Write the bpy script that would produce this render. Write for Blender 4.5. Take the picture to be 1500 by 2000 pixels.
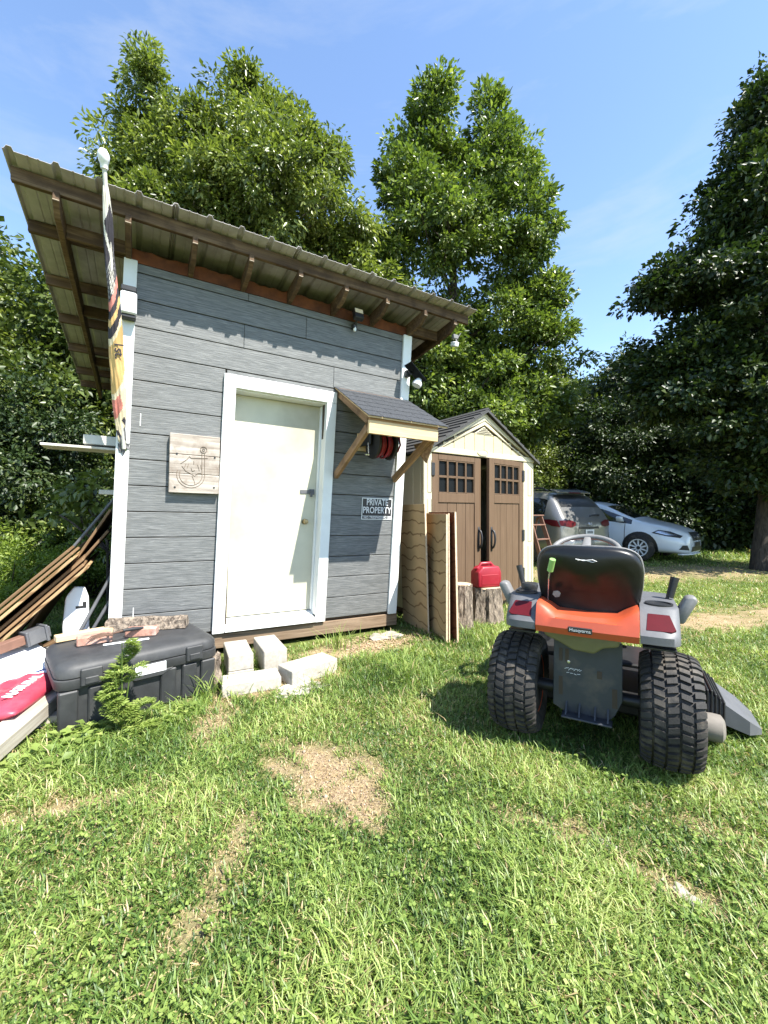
import bpy, bmesh, math, random
import numpy as np
from mathutils import Vector, Matrix
from mathutils.bvhtree import BVHTree
R = math.radians
random.seed(7)
rng = np.random.default_rng(7)
for o in list(bpy.data.objects): bpy.data.objects.remove(o)
scene = bpy.context.scene
COL = scene.collection

# ------------------------------------------------------------------ camera, sky, sun, exposure
cam = bpy.data.objects.new('camera', bpy.data.cameras.new('camera'))
COL.objects.link(cam)
cam.location = (0, 0, 1.3); cam.rotation_euler = (R(90), 0, 0)
cam.data.sensor_fit = 'VERTICAL'; cam.data.sensor_height = 36; cam.data.sensor_width = 27
cam.data.lens = 14.76; cam.data.clip_start = .02; cam.data.clip_end = 2000
scene.camera = cam
SUN = Vector((.896, -.722, 1.593)).normalized()
w = bpy.data.worlds.new('World'); scene.world = w; w.use_nodes = True
nt = w.node_tree; sky = nt.nodes.new('ShaderNodeTexSky'); sky.sky_type = 'NISHITA'
sky.sun_disc = False; sky.sun_elevation = math.asin(SUN.z); sky.sun_rotation = math.atan2(SUN.x, SUN.y)
sky.air_density = 1.0; sky.dust_density = .2; sky.ozone_density = 2.4; sky.altitude = 100
nt.nodes['Background'].inputs['Strength'].default_value = .14
# thin high cloud, the same all over the sky
_tc = nt.nodes.new('ShaderNodeTexCoord'); _mp = nt.nodes.new('ShaderNodeMapping'); _mp.inputs['Scale'].default_value = (1.2, 2.2, 6.5); _mp.inputs['Rotation'].default_value = (0, .35, .5)
_no = nt.nodes.new('ShaderNodeTexNoise'); _no.inputs['Scale'].default_value = 1.6; _no.inputs['Detail'].default_value = 7; _no.inputs['Roughness'].default_value = .6; _no.inputs['Distortion'].default_value = .6
_rp = nt.nodes.new('ShaderNodeValToRGB'); _rp.color_ramp.elements[0].position = .48; _rp.color_ramp.elements[0].color = (0, 0, 0, 1); _rp.color_ramp.elements[1].position = .82; _rp.color_ramp.elements[1].color = (.42, .42, .42, 1)
_mx = nt.nodes.new('ShaderNodeMix'); _mx.data_type = 'RGBA'; _mx.inputs[7].default_value = (2.3, 2.5, 2.75, 1)
nt.links.new(_tc.outputs['Generated'], _mp.inputs[0]); nt.links.new(_mp.outputs[0], _no.inputs['Vector']); nt.links.new(_no.outputs[0], _rp.inputs[0]); nt.links.new(_rp.outputs[0], _mx.inputs[0]); nt.links.new(sky.outputs[0], _mx.inputs[6])
nt.links.new(_mx.outputs[2], nt.nodes['Background'].inputs[0])
sl = bpy.data.lights.new('sun', 'SUN'); sl.energy = 5.0; sl.angle = R(.5); sl.color = (1, .96, .88)
so = bpy.data.objects.new('sun', sl); COL.objects.link(so)
so.rotation_euler = SUN.to_track_quat('Z', 'Y').to_euler(); so.location = (5, -3, 12)
vs = scene.view_settings; vs.view_transform = 'Standard'; vs.look = 'None'; vs.gamma = 1; vs.exposure = 1.45
vs.use_curve_mapping = False
scene.render.engine = 'CYCLES'
scene.cycles.max_bounces = 6; scene.cycles.diffuse_bounces = 3; scene.cycles.transparent_max_bounces = 4

# ------------------------------------------------------------------ materials
def nmat(name):
    m = bpy.data.materials.new(name); m.use_nodes = True
    return m, m.node_tree.nodes, m.node_tree.links, m.node_tree.nodes['Principled BSDF']
def ramp(n, l, src, stops):
    r = n.new('ShaderNodeValToRGB'); e = r.color_ramp.elements
    while len(e) < len(stops): e.new(.5)
    for i, (p, c) in enumerate(stops):
        e[i].position = p; e[i].color = (*c, 1)
    l.new(src, r.inputs[0]); return r.outputs[0]
def coords(n, l, scale=(1, 1, 1), rnd=True, rot=(0, 0, 0)):
    tc = n.new('ShaderNodeTexCoord'); mp = n.new('ShaderNodeMapping')
    mp.inputs['Scale'].default_value = scale; mp.inputs['Rotation'].default_value = rot
    l.new(tc.outputs['Object'], mp.inputs[0])
    if rnd:
        oi = n.new('ShaderNodeObjectInfo'); mu = n.new('ShaderNodeMath'); mu.operation = 'MULTIPLY'
        mu.inputs[1].default_value = 37.; l.new(oi.outputs['Random'], mu.inputs[0])
        cb = n.new('ShaderNodeCombineXYZ'); l.new(mu.outputs[0], cb.inputs[0]); l.new(mu.outputs[0], cb.inputs[1])
        l.new(cb.outputs[0], mp.inputs['Location'])
    return mp.outputs[0]
def noise(n, l, vec, scale, detail=4, rough=.55, dist=0):
    t = n.new('ShaderNodeTexNoise'); t.inputs['Scale'].default_value = scale
    t.inputs['Detail'].default_value = detail; t.inputs['Roughness'].default_value = rough
    t.inputs['Distortion'].default_value = dist; l.new(vec, t.inputs['Vector']); return t.outputs[0]
def bump(n, l, b, h, s, d=.01):
    bp = n.new('ShaderNodeBump'); bp.inputs['Strength'].default_value = s; bp.inputs['Distance'].default_value = d
    l.new(h, bp.inputs['Height']); l.new(bp.outputs[0], b.inputs['Normal'])
def mixc(n, l, fac, a, b, mode='MIX'):
    x = n.new('ShaderNodeMix'); x.data_type = 'RGBA'; x.blend_type = mode
    for s, i in ((fac, 0), (a, 6), (b, 7)):
        if hasattr(s, 'is_linked'): l.new(s, x.inputs[i])
        else: x.inputs[i].default_value = s if i == 0 else (*s, 1)
    return x.outputs[2]
def flat(name, c, rough=.5, metal=0, var=.12, scale=12, bmp=.15, spec=.5, coat=0, dirt=None, dirt_amt=.5):
    m, n, l, b = nmat(name)
    v = coords(n, l); f = noise(n, l, v, scale, 6, .62)
    lo = tuple(x * (1 - var) for x in c); hi = tuple(min(1, x * (1 + var)) for x in c)
    col = ramp(n, l, f, [(.3, lo), (.7, hi)])
    if dirt:
        f2 = noise(n, l, v, scale * .33, 5, .65)
        fr = ramp(n, l, f2, [(.5, (0, 0, 0)), (.72, (dirt_amt,) * 3)])
        col = mixc(n, l, fr, col, dirt)
    l.new(col, b.inputs['Base Color'])
    b.inputs['Roughness'].default_value = rough; b.inputs['Metallic'].default_value = metal
    b.inputs['Specular IOR Level'].default_value = spec; b.inputs['Coat Weight'].default_value = coat
    if bmp: bump(n, l, b, noise(n, l, v, scale * 6, 4), bmp, .003)
    return m
def wood(name, stops, along='X', rough=.75, stain=None, gscale=1, bmp=.3, rvar=.25):
    m, n, l, b = nmat(name)
    sc = {'X': (1.6, 34, 34), 'Y': (34, 1.6, 34), 'Z': (34, 34, 1.6)}[along]
    v = coords(n, l, tuple(s * gscale for s in sc)); f = noise(n, l, v, 1.2, 6, .6, .6)
    col = ramp(n, l, f, stops)
    oi = n.new('ShaderNodeObjectInfo')
    rr = ramp(n, l, oi.outputs['Random'], [(0, (1 - rvar,) * 3), (1, (1 + rvar * .3,) * 3)])
    col = mixc(n, l, 1., col, rr, 'MULTIPLY')
    if stain:
        v2 = coords(n, l); f2 = noise(n, l, v2, 5, 5, .65)
        fr = ramp(n, l, f2, [(.48, (0, 0, 0)), (.68, (.8,) * 3)]); col = mixc(n, l, fr, col, stain)
    l.new(col, b.inputs['Base Color']); b.inputs['Roughness'].default_value = rough
    b.inputs['Specular IOR Level'].default_value = .25
    bump(n, l, b, f, bmp, .004); return m
def plywood_mat(name, base, line):
    m, n, l, b = nmat(name)
    v = coords(n, l)
    wv = n.new('ShaderNodeTexWave'); wv.wave_type = 'BANDS'; wv.bands_direction = 'Z'
    wv.inputs['Scale'].default_value = 1.9; wv.inputs['Distortion'].default_value = 6.5; wv.inputs['Detail'].default_value = 2
    wv.inputs['Detail Scale'].default_value = 1.1; l.new(coords(n, l, (1.5, 1, 1.25)), wv.inputs['Vector'])
    lines = ramp(n, l, wv.outputs['Fac'], [(.0, (.85,) * 3), (.07, (0, 0, 0))])
    fb = noise(n, l, v, 3, 5); cb = ramp(n, l, fb, [(.3, tuple(x * .75 for x in base)), (.7, base)])
    col = mixc(n, l, lines, cb, line)
    vo = n.new('ShaderNodeTexVoronoi'); vo.inputs['Scale'].default_value = 5.5; l.new(v, vo.inputs['Vector'])
    kn = ramp(n, l, vo.outputs['Distance'], [(.05, (.9,) * 3), (.13, (0, 0, 0))]); col = mixc(n, l, kn, col, tuple(x * .5 for x in line))
    l.new(col, b.inputs['Base Color']); b.inputs['Roughness'].default_value = .8; b.inputs['Specular IOR Level'].default_value = .2
    bump(n, l, b, fb, .15, .004); return m
def siding_mat():
    m, n, l, b = nmat('siding_paint')
    v = coords(n, l, (1.2, 1, 11)); f = noise(n, l, v, 4.0, 7, .62, 1.6)
    v2 = coords(n, l, (3, 1, 60)); f2 = noise(n, l, v2, 2.5, 3, .6, .4)
    mx = n.new('ShaderNodeMath'); mx.operation = 'ADD'; l.new(f, mx.inputs[0]); l.new(f2, mx.inputs[1])
    col = ramp(n, l, mx.outputs[0], [(.36, (.105, .109, .108)), (.5, (.172, .175, .172)), (.64, (.285, .286, .280))])
    wv = n.new('ShaderNodeTexWave'); wv.wave_type = 'BANDS'; wv.bands_direction = 'Z'; wv.inputs['Scale'].default_value = 5; wv.inputs['Distortion'].default_value = 7; wv.inputs['Detail'].default_value = 3; wv.inputs['Detail Scale'].default_value = 1.2
    l.new(coords(n, l, (.55, 1, 3.4)), wv.inputs['Vector'])
    # ramp expects 0..1: halve the sum
    hv = n.new('ShaderNodeMath'); hv.operation = 'MULTIPLY'; hv.inputs[1].default_value = .42
    l.new(mx.outputs[0], hv.inputs[0]); l.new(hv.outputs[0], col.node.inputs[0])
    wl = ramp(n, l, wv.outputs['Fac'], [(.0, (.68,) * 3), (.14, (1, 1, 1))]); col = mixc(n, l, 1., col, wl, 'MULTIPLY')
    l.new(col, b.inputs['Base Color']); b.inputs['Roughness'].default_value = .62
    bump(n, l, b, hv.outputs[0], .6, .008); return m
def leaf_mat(name, stops, trans=.4, rough=.42, spec=.5):
    m, n, l, b = nmat(name)
    at = n.new('ShaderNodeAttribute'); at.attribute_name = 'rnd'
    col = ramp(n, l, at.outputs['Fac'], stops)
    l.new(col, b.inputs['Base Color']); b.inputs['Roughness'].default_value = rough
    b.inputs['Specular IOR Level'].default_value = spec
    tr = n.new('ShaderNodeBsdfTranslucent')
    tc = mixc(n, l, 1., col, (1.15, 1.25, .55), 'MULTIPLY'); l.new(tc, tr.inputs[0])
    ms = n.new('ShaderNodeMixShader'); ms.inputs[0].default_value = trans
    l.new(b.outputs[0], ms.inputs[1]); l.new(tr.outputs[0], ms.inputs[2])
    l.new(ms.outputs[0], n['Material Output'].inputs[0]); return m
def bark_mat(name, lo, hi, sc=(9, 9, 1.6)):
    m, n, l, b = nmat(name)
    v = coords(n, l, sc); f = noise(n, l, v, 2.2, 7, .65, .5)
    l.new(ramp(n, l, f, [(.35, lo), (.62, hi)]), b.inputs['Base Color']); b.inputs['Roughness'].default_value = .95
    bump(n, l, b, f, 1., .04); return m

M = {}
M['siding'] = siding_mat()
M['white'] = flat('white_trim_paint', (.72, .73, .71), .45, var=.05, scale=5, dirt=(.45, .43, .38), dirt_amt=.25, bmp=.1)
M['door'] = flat('door_paint', (.50, .475, .365), .5, var=.10, scale=2.2, dirt=(.30, .26, .18), dirt_amt=.7, bmp=.05)
M['rafter'] = wood('weathered_rafter', [(.3, (.055, .031, .017)), (.55, (.13, .08, .045)), (.75, (.24, .16, .09))], stain=(.04, .022, .013))
M['tail'] = wood('rafter_end_grain', [(.3, (.30, .24, .17)), (.7, (.5, .42, .33))])
M['rust'] = flat('rusty_blocking', (.115, .034, .012), .85, var=.5, scale=9, dirt=(.24, .07, .018), dirt_amt=.8, bmp=.5)
M['awnwood'] = wood('awning_lumber', [(.3, (.19, .10, .05)), (.6, (.36, .22, .12)), (.8, (.46, .31, .18))], stain=(.10, .06, .035), gscale=.7)
M['newwood'] = wood('new_lumber', [(.3, (.52, .36, .19)), (.7, (.68, .52, .31))], bmp=.1, rvar=.1)
M['greywood'] = wood('grey_lumber', [(.3, (.30, .26, .20)), (.7, (.55, .50, .42))], bmp=.4)
M['skid'] = wood('old_skid', [(.3, (.14, .09, .055)), (.7, (.34, .25, .17))], bmp=.5)
M['plaque'] = wood('plaque_board', [(.28, (.17, .14, .115)), (.5, (.36, .315, .27)), (.7, (.48, .44, .39))], stain=(.17, .13, .10), gscale=.8)
M['ply'] = plywood_mat('plywood_face', (.40, .27, .14), (.13, .07, .03))
M['plydark'] = plywood_mat('plywood_red', (.21, .085, .04), (.09, .035, .018))
M['plyedge'] = flat('plywood_edge', (.62, .47, .32), .8, var=.2, scale=30)
M['galv'] = flat('galvanised_sheet', (.40, .37, .37), .5, metal=.1, var=.2, scale=7, dirt=(.18, .15, .14), dirt_amt=.7, bmp=.1)
M['shingle'] = flat('asphalt_shingle', (.05, .053, .058), .95, var=.45, scale=70, bmp=.8, spec=.2)
M['black'] = flat('black_plastic', (.018, .018, .019), .45, var=.3, scale=14)
M['tote'] = flat('weathered_black_plastic', (.030, .031, .033), .6, var=.25, scale=10, dirt=(.085, .085, .08), dirt_amt=.5, bmp=.2)
M['brick'] = flat('old_brick', (.36, .19, .14), .95, var=.35, scale=28, dirt=(.55, .47, .42), dirt_amt=.7, bmp=.8)
M['conc'] = flat('concrete_block', (.38, .35, .30), .95, var=.2, scale=30, dirt=(.30, .26, .19), dirt_amt=.5, bmp=.7, spec=.2)
M['bark'] = bark_mat('stump_bark', (.04, .028, .02), (.36, .29, .22), (16, 16, 4.5))
M['trunk'] = bark_mat('tree_bark', (.018, .014, .011), (.08, .064, .05))
M['cutwood'] = flat('cut_wood', (.48, .37, .24), .85, var=.25, scale=30)
M['cream'] = flat('cream_plastic', (.49, .435, .30), .5, var=.04, scale=6, dirt=(.5, .44, .31), dirt_amt=.2)
M['creampanel'] = flat('cream_panel_plastic', (.46, .40, .25), .55, var=.05, scale=6)
M['brown'] = wood('brown_plastic', [(.3, (.10, .062, .036)), (.7, (.14, .09, .055))], along='Z', bmp=.15, rvar=.03, rough=.6)
M['line'] = flat('dark_groove', (.05, .035, .022), .8)
M['roofgrey'] = flat('dark_roof_plastic', (.05, .048, .046), .65, var=.25, scale=20, bmp=.4)
M['glass'] = flat('dark_glass', (.008, .009, .010), .3, var=.1, scale=3, bmp=0, spec=.08)
M['red'] = flat('red_plastic', (.25, .006, .018), .38, var=.1, scale=6, dirt=(.36, .05, .06), dirt_amt=.35)
M['orange'] = flat('orange_paint', (.40, .066, .024), .42, var=.06, scale=6, dirt=(.45, .10, .05), dirt_amt=.3, coat=.2)
M['greyp'] = flat('grey_plastic', (.088, .09, .096), .55, var=.12, scale=9, dirt=(.17, .17, .165), dirt_amt=.5)
M['lightgrey'] = flat('light_grey_plastic', (.16, .157, .153), .5, var=.1, scale=9)
M['rubber'] = flat('tyre_rubber', (.020, .018, .016), .75, var=.4, scale=26, dirt=(.15, .125, .095), dirt_amt=.6, bmp=.4)
M['vinyl'] = flat('seat_vinyl', (.006, .006, .006), .36, var=.3, scale=7, dirt=(.04, .038, .034), dirt_amt=.3, bmp=.12, spec=.4)
M['vinylrim'] = flat('seat_highlight_and_scuff', (.16, .155, .15), .45, var=.3, scale=16)  # pale colour for the painted seat-rim highlight and the scuff
M['lens'] = flat('red_lens', (.075, .004, .007), .4, var=.1, bmp=0, spec=.25)
M['steel'] = flat('grey_steel_plate', (.030, .034, .042), .5, var=.15, scale=9, dirt=(.26, .2, .13), dirt_amt=.35)
M['chrome'] = flat('bright_metal', (.55, .55, .56), .25, metal=.9, var=.05, bmp=0)
M['tank'] = flat('yellowed_tank', (.13, .12, .055), .5, var=.12, scale=9)
M['whiteplastic'] = flat('white_plastic', (.74, .75, .76), .4, var=.05, scale=5, dirt=(.55, .55, .52), dirt_amt=.3)
M['carwhite'] = flat('white_car_paint', (.66, .70, .75), .28, var=.02, scale=2, bmp=0, coat=.8)
M['carsilver'] = flat('silver_car_paint', (.185, .183, .178), .32, metal=.45, var=.05, scale=2, bmp=0, coat=.7)
M['carglass'] = flat('car_glass', (.012, .014, .015), .06, var=.1, bmp=0, spec=.9)
M['dustglass'] = flat('dusty_glass', (.022, .022, .021), .3, var=.4, scale=4, bmp=0)
M['brass'] = flat('aged_brass', (.28, .22, .12), .35, metal=.8, var=.15, scale=20)
M['gold'] = flat('flag_gold', (.56, .36, .14), .8, var=.14, scale=14)
M['flagred'] = flat('flag_faded_red', (.55, .19, .15), .85, var=.3, scale=22)
M['flagdark'] = flat('flag_black', (.028, .024, .032), .8, var=.4, scale=18)
M['flagcream'] = flat('flag_cream', (.68, .56, .38), .85, var=.2, scale=22)
M['flaggrey'] = flat('flag_tattered_grey', (.14, .135, .14), .9, var=.6, scale=30)
M['pvc'] = flat('pole_plastic', (.55, .53, .47), .5, var=.15, scale=12, dirt=(.3, .25, .15), dirt_amt=.6)
M['blue'] = flat('bag_blue', (.03, .13, .62), .4, var=.2, scale=9)
M['cyan'] = flat('bag_cyan', (.09, .42, .66), .4, var=.15, scale=9)
M['bagred'] = flat('bag_red', (.40, .045, .075), .42, var=.2, scale=9, dirt=(.50, .14, .17), dirt_amt=.4)
M['panelbrown'] = wood('plywood_panel', [(.3, (.12, .07, .035)), (.7, (.27, .17, .09))], rvar=.4)
M['pink'] = flat('faded_red_wood', (.15, .075, .05), .8, var=.25, scale=14)
M['paleleaf'] = flat('green_grip', (.22, .42, .12), .4)
M['stone'] = flat('field_stone', (.30, .27, .22), .95, var=.3, scale=25, bmp=.6, spec=.2)
M['gaugewheel'] = flat('dusty_wheel', (.17, .15, .125), .7, var=.2, scale=12)

# ------------------------------------------------------------------ mesh building
class MB:
    def __init__(s): s.v = []; s.f = []; s.m = []
    def add(s, vs, fs, mi=0):
        k = len(s.v); s.v += [tuple(v) for v in vs]; s.f += [tuple(i + k for i in f) for f in fs]; s.m += [mi] * len(fs)
        return s
    def bm(s, b, mi=0, mat=None):
        b.verts.index_update()
        vs = [(mat @ v.co if mat else v.co) for v in b.verts]
        s.add(vs, [[v.index for v in f.verts] for f in b.faces], mi); b.free(); return s
    def box(s, x0, x1, y0, y1, z0, z1, c=0., mi=0, mat=None):
        b = bmesh.new(); bmesh.ops.create_cube(b, size=1)
        for v in b.verts:
            v.co = Vector(((x0 + x1) / 2 + v.co.x * (x1 - x0), (y0 + y1) / 2 + v.co.y * (y1 - y0), (z0 + z1) / 2 + v.co.z * (z1 - z0)))
        if c: bmesh.ops.bevel(b, geom=list(b.edges), offset=c, segments=1, affect='EDGES', profile=.5)
        return s.bm(b, mi, mat)
    def prism(s, poly, axis, a0, a1, c=0., mi=0, mat=None, seg=1):
        # poly: 2D points; axis 'x': (y,z), 'y': (x,z), 'z': (x,y)
        def P(p, a): return {'x': (a, p[0], p[1]), 'y': (p[0], a, p[1]), 'z': (p[0], p[1], a)}[axis]
        b = bmesh.new(); A = [b.verts.new(P(p, a0)) for p in poly]; B = [b.verts.new(P(p, a1)) for p in poly]
        b.faces.new(A); b.faces.new(B[::-1]); n = len(poly)
        for i in range(n): b.faces.new((A[i], B[i], B[(i + 1) % n], A[(i + 1) % n]))
        bmesh.ops.recalc_face_normals(b, faces=b.faces)
        if c: bmesh.ops.bevel(b, geom=list(b.edges), offset=c, segments=seg, affect='EDGES', profile=.5)
        return s.bm(b, mi, mat)
    def tube(s, pts, r, n=8, mi=0, cap=True, closed=False):
        pts = [Vector(p) for p in pts]; N = len(pts)
        rs = r if isinstance(r, (list, tuple)) else [r] * N
        vs = []; fs = []; ref = Vector((.13, .27, .95)).normalized()
        for i, p in enumerate(pts):
            t = (pts[(i + 1) % N if closed else min(i + 1, N - 1)] - pts[i - 1 if closed else max(i - 1, 0)]).normalized()
            a = t.cross(ref)
            if a.length < .05: a = t.cross(Vector((1, 0, 0)))
            a.normalize(); bb = t.cross(a)
            for k in range(n):
                q = 2 * math.pi * k / n; vs.append(p + (a * math.cos(q) + bb * math.sin(q)) * rs[i])
        for i in range(N if closed else N - 1):
            j = (i + 1) % N
            for k in range(n):
                k2 = (k + 1) % n; fs.append((i * n + k, i * n + k2, j * n + k2, j * n + k))
        if cap and not closed: fs.append(tuple(range(n))[::-1]); fs.append(tuple(range((N - 1) * n, N * n)))
        return s.add(vs, fs, mi)
    def lathe(s, prof, n=24, axis='z', mi=0, mat=None):
        vs = []; fs = []
        for (r, h) in prof:
            for k in range(n):
                q = 2 * math.pi * k / n; c, d = r * math.cos(q), r * math.sin(q)
                v = {'z': (c, d, h), 'x': (h, c, d), 'y': (c, h, d)}[axis]
                vs.append(mat @ Vector(v) if mat else Vector(v))
        for i in range(len(prof) - 1):
            for k in range(n):
                k2 = (k + 1) % n; fs.append((i * n + k, i * n + k2, (i + 1) * n + k2, (i + 1) * n + k))
        if prof[0][0] > 1e-4: fs.append(tuple(range(n))[::-1])
        if prof[-1][0] > 1e-4: fs.append(tuple(range((len(prof) - 1) * n, len(prof) * n)))
        return s.add(vs, fs, mi)
    def loft(s, rings, mi=0, cap=True, closed=True):
        n = len(rings[0]); vs = [p for r in rings for p in r]; fs = []
        for i in range(len(rings) - 1):
            for k in range(n if closed else n - 1):
                k2 = (k + 1) % n; fs.append((i * n + k, i * n + k2, (i + 1) * n + k2, (i + 1) * n + k))
        if cap: fs.append(tuple(range(n))[::-1]); fs.append(tuple(range((len(rings) - 1) * n, len(rings) * n)))
        return s.add(vs, fs, mi)
    def mesh(s, name, mats, smooth=None):
        me = bpy.data.meshes.new(name); me.from_pydata(s.v, [], s.f)
        for m in (mats if isinstance(mats, (list, tuple)) else [mats]): me.materials.append(M[m] if isinstance(m, str) else m)
        me.polygons.foreach_set('material_index', s.m)
        if smooth is not None:
            b = bmesh.new(); b.from_mesh(me); bmesh.ops.remove_doubles(b, verts=b.verts, dist=1e-5)
            bmesh.ops.recalc_face_normals(b, faces=b.faces); b.to_mesh(me); b.free()
            me.polygons.foreach_set('use_smooth', [True] * len(me.polygons))
            me.set_sharp_from_angle(angle=R(smooth))
        me.update(); return me
def tag(o, label=None, cat=None, group=None, kind=None):
    for k, v in (('label', label), ('category', cat), ('group', group), ('kind', kind)):
        if v: o[k] = v
    return o
def link(name, me, Mx=None, parent=None):
    o = bpy.data.objects.new(name, me); COL.objects.link(o)
    if parent: o.parent = parent
    if Mx is not None: o.matrix_basis = Mx
    return o
def root(name, label, cat, loc=(0, 0, 0), rz=0, group=None, Mx=None):
    o = bpy.data.objects.new(name, None); COL.objects.link(o); o.empty_display_size = .1
    o.matrix_basis = Mx if Mx is not None else Matrix.Translation(loc) @ Matrix.Rotation(rz, 4, 'Z')
    return tag(o, label, cat, group)
def part(name, mb, mats, parent, smooth=None, Mx=None):
    return link(name, mb.mesh(name, mats, smooth) if isinstance(mb, MB) else mb, Mx, parent)
def thing(name, label, cat, mb, mats, Mx=None, smooth=None, group=None):
    return tag(link(name, mb.mesh(name, mats, smooth), Mx), label, cat, group)
_bc = {}
def barmesh(name, L, sy, sz, mat, c=.003):
    k = (name, round(L, 3), round(sy, 3), round(sz, 3), mat)
    if k not in _bc: _bc[k] = MB().box(-L / 2, L / 2, -sy / 2, sy / 2, -sz / 2, sz / 2, min(c, sy * .3, sz * .3)).mesh(name, mat)
    return _bc[k]
def barM(p, q, up=(0, 0, 1)):
    p, q = Vector(p), Vector(q); x = (q - p).normalized(); up = Vector(up)
    y = up.cross(x)
    if y.length < 1e-3: y = Vector((0, 1, 0)).cross(x)
    y.normalize(); z = x.cross(y); m = Matrix((x, y, z)).transposed().to_4x4(); m.translation = (p + q) / 2
    return m, (q - p).length
def bar(name, p, q, sy, sz, mat, parent=None, up=(0, 0, 1), c=.003):
    m, L = barM(p, q, up); return link(name, barmesh(name, L, sy, sz, mat, c), m, parent)
def text_mesh(s, size, mat, ext=.001, off=0.):
    cu = bpy.data.curves.new('t', 'FONT'); cu.body = s; cu.size = size; cu.extrude = ext; cu.offset = off
    cu.align_x = 'CENTER'; cu.align_y = 'CENTER'; cu.resolution_u = 3
    o = bpy.data.objects.new('t', cu); COL.objects.link(o); bpy.context.view_layer.update()
    me = bpy.data.meshes.new_from_object(o.evaluated_get(bpy.context.evaluated_depsgraph_get()))
    bpy.data.objects.remove(o); me.materials.clear(); me.materials.append(M[mat]); return me
def quads_mesh(name, V, F, mat, rnd=None, extra=None):
    me = bpy.data.meshes.new(name); nf = len(F); k = F.shape[1]
    me.vertices.add(len(V)); me.vertices.foreach_set('co', np.ascontiguousarray(V, dtype=np.float32).ravel())
    me.loops.add(nf * k); me.loops.foreach_set('vertex_index', np.ascontiguousarray(F, dtype=np.int32).ravel())
    me.polygons.add(nf); me.polygons.foreach_set('loop_start', np.arange(0, nf * k, k, dtype=np.int32))
    me.update(calc_edges=True)
    for nm, arr in (('rnd', rnd), *((extra or {}).items())):
        if arr is not None:
            a = me.attributes.new(nm, 'FLOAT', 'POINT'); a.data.foreach_set('value', np.ascontiguousarray(arr, dtype=np.float32))
    me.materials.append(mat if not isinstance(mat, str) else M[mat]); return me

# ------------------------------------------------------------------ terrain
def patch_list():
    # bare or dry patches: (x, y, rx, ry, rotation deg, strength)
    return [(-.21, 2.0, .22, .20, -30, 1.), (-.30, 2.13, .30, .20, -35, 1.), (-.12, 1.86, .17, .13, -20, .9), (-.56, 1.58, .08, .20, 4, .55), (-.60, 1.32, .07, .12, 0, .5), (-1.43, 1.82, .36, .07, 22, .6),
            (.72, 1.72, .26, .07, -22, .5), (1.0, 1.45, .15, .06, -42, .65), (1.32, 1.75, .2, .06, -30, .4), (-1.05, 2.62, .10, .26, 10, .8),
            (-.25, 4.0, .62, .22, 30, 1.), (-.75, 3.16, .55, .13, 28, 1.), (3.9, 5.0, 1.2, .35, 10, .95), (5.4, 5.3, 1.3, .5, 5, .95), (5.5, 8.6, 5., .9, 6, .75),
            (.55, 3.2, .16, .06, 20, .4), (-1.7, 1.45, .3, .06, 20, .5), (.2, 2.65, .1, .05, 0, .4), (1.95, 3.6, .8, .2, 10, .35)]
PATCH = patch_list()
def patchf(x, y):
    x = np.asarray(x, float); y = np.asarray(y, float); r = np.zeros_like(x)
    wob = .25 * np.sin(x * 23 + 1.3 * np.sin(y * 17)) + .22 * np.sin(y * 29 + 2 * np.sin(x * 13)) + .15 * np.sin((x + y) * 51)
    for (cx, cy, rx, ry, a, s) in PATCH:
        ca, sa = math.cos(R(a)), math.sin(R(a)); dx = (x - cx); dy = (y - cy)
        u = (dx * ca + dy * sa) / rx; v = (-dx * sa + dy * ca) / ry
        d = np.sqrt(u * u + v * v) + wob * .95
        r = np.maximum(r, s * np.clip((1.35 - d) / .9, 0, 1))
    return r
def gz(x, y):
    x = np.asarray(x, float); y = np.asarray(y, float)
    return .09 * np.clip((y - 6) / 4, 0, 1) + .012 * np.sin(x * 2.1 + y) * np.sin(y * 1.7 - x * .6) - .05 * np.clip((-2.6 - x) / 2, 0, 1) + .006 * np.sin(x * 9) * np.sin(y * 8)
def G(x, y): return float(gz(x, y))
def ground():
    xs = np.concatenate([np.linspace(-400, -14, 12), np.linspace(-12, -4, 24), np.linspace(-3.9, 3.9, 140), np.linspace(4, 14, 44), np.linspace(16, 400, 12)])
    ys = np.concatenate([np.linspace(-400, -2, 10), np.linspace(-1.5, 6, 130), np.linspace(6.2, 20, 46), np.linspace(22, 600, 16)])
    X, Y = np.meshgrid(xs, ys); Z = gz(X, Y); V = np.stack([X, Y, Z], -1).reshape(-1, 3)
    nx = len(xs); i, j = np.meshgrid(np.arange(nx - 1), np.arange(len(ys) - 1)); b = (j * nx + i).ravel()
    F = np.stack([b, b + 1, b + nx + 1, b + nx], -1)
    m, n, l, bs = nmat('ground_soil')
    v = coords(n, l, rnd=False); f = noise(n, l, v, 9, 8, .7); f2 = noise(n, l, v, 70, 4, .7)
    soil = ramp(n, l, f, [(.32, (.17, .115, .07)), (.5, (.30, .22, .14)), (.7, (.44, .35, .24))])
    straw = ramp(n, l, f2, [(.35, (.16, .11, .055)), (.65, (.52, .40, .23))])
    dirt = mixc(n, l, .5, soil, straw)
    thatch = ramp(n, l, f2, [(.3, (.045, .06, .015)), (.6, (.14, .17, .045)), (.75, (.30, .27, .12))])
    at = n.new('ShaderNodeAttribute'); at.attribute_name = 'patch'
    l.new(mixc(n, l, at.outputs['Fac'], thatch, dirt), bs.inputs['Base Color'])
    bs.inputs['Roughness'].default_value = 1; bs.inputs['Specular IOR Level'].default_value = .1
    bump(n, l, bs, f2, .8, .02)
    me = quads_mesh('ground', V, F, m, None, {'patch': patchf(V[:, 0], V[:, 1])})
    me.polygons.foreach_set('use_smooth', [True] * len(me.polygons))
    tag(link('ground', me), kind='structure')
ground()

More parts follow.
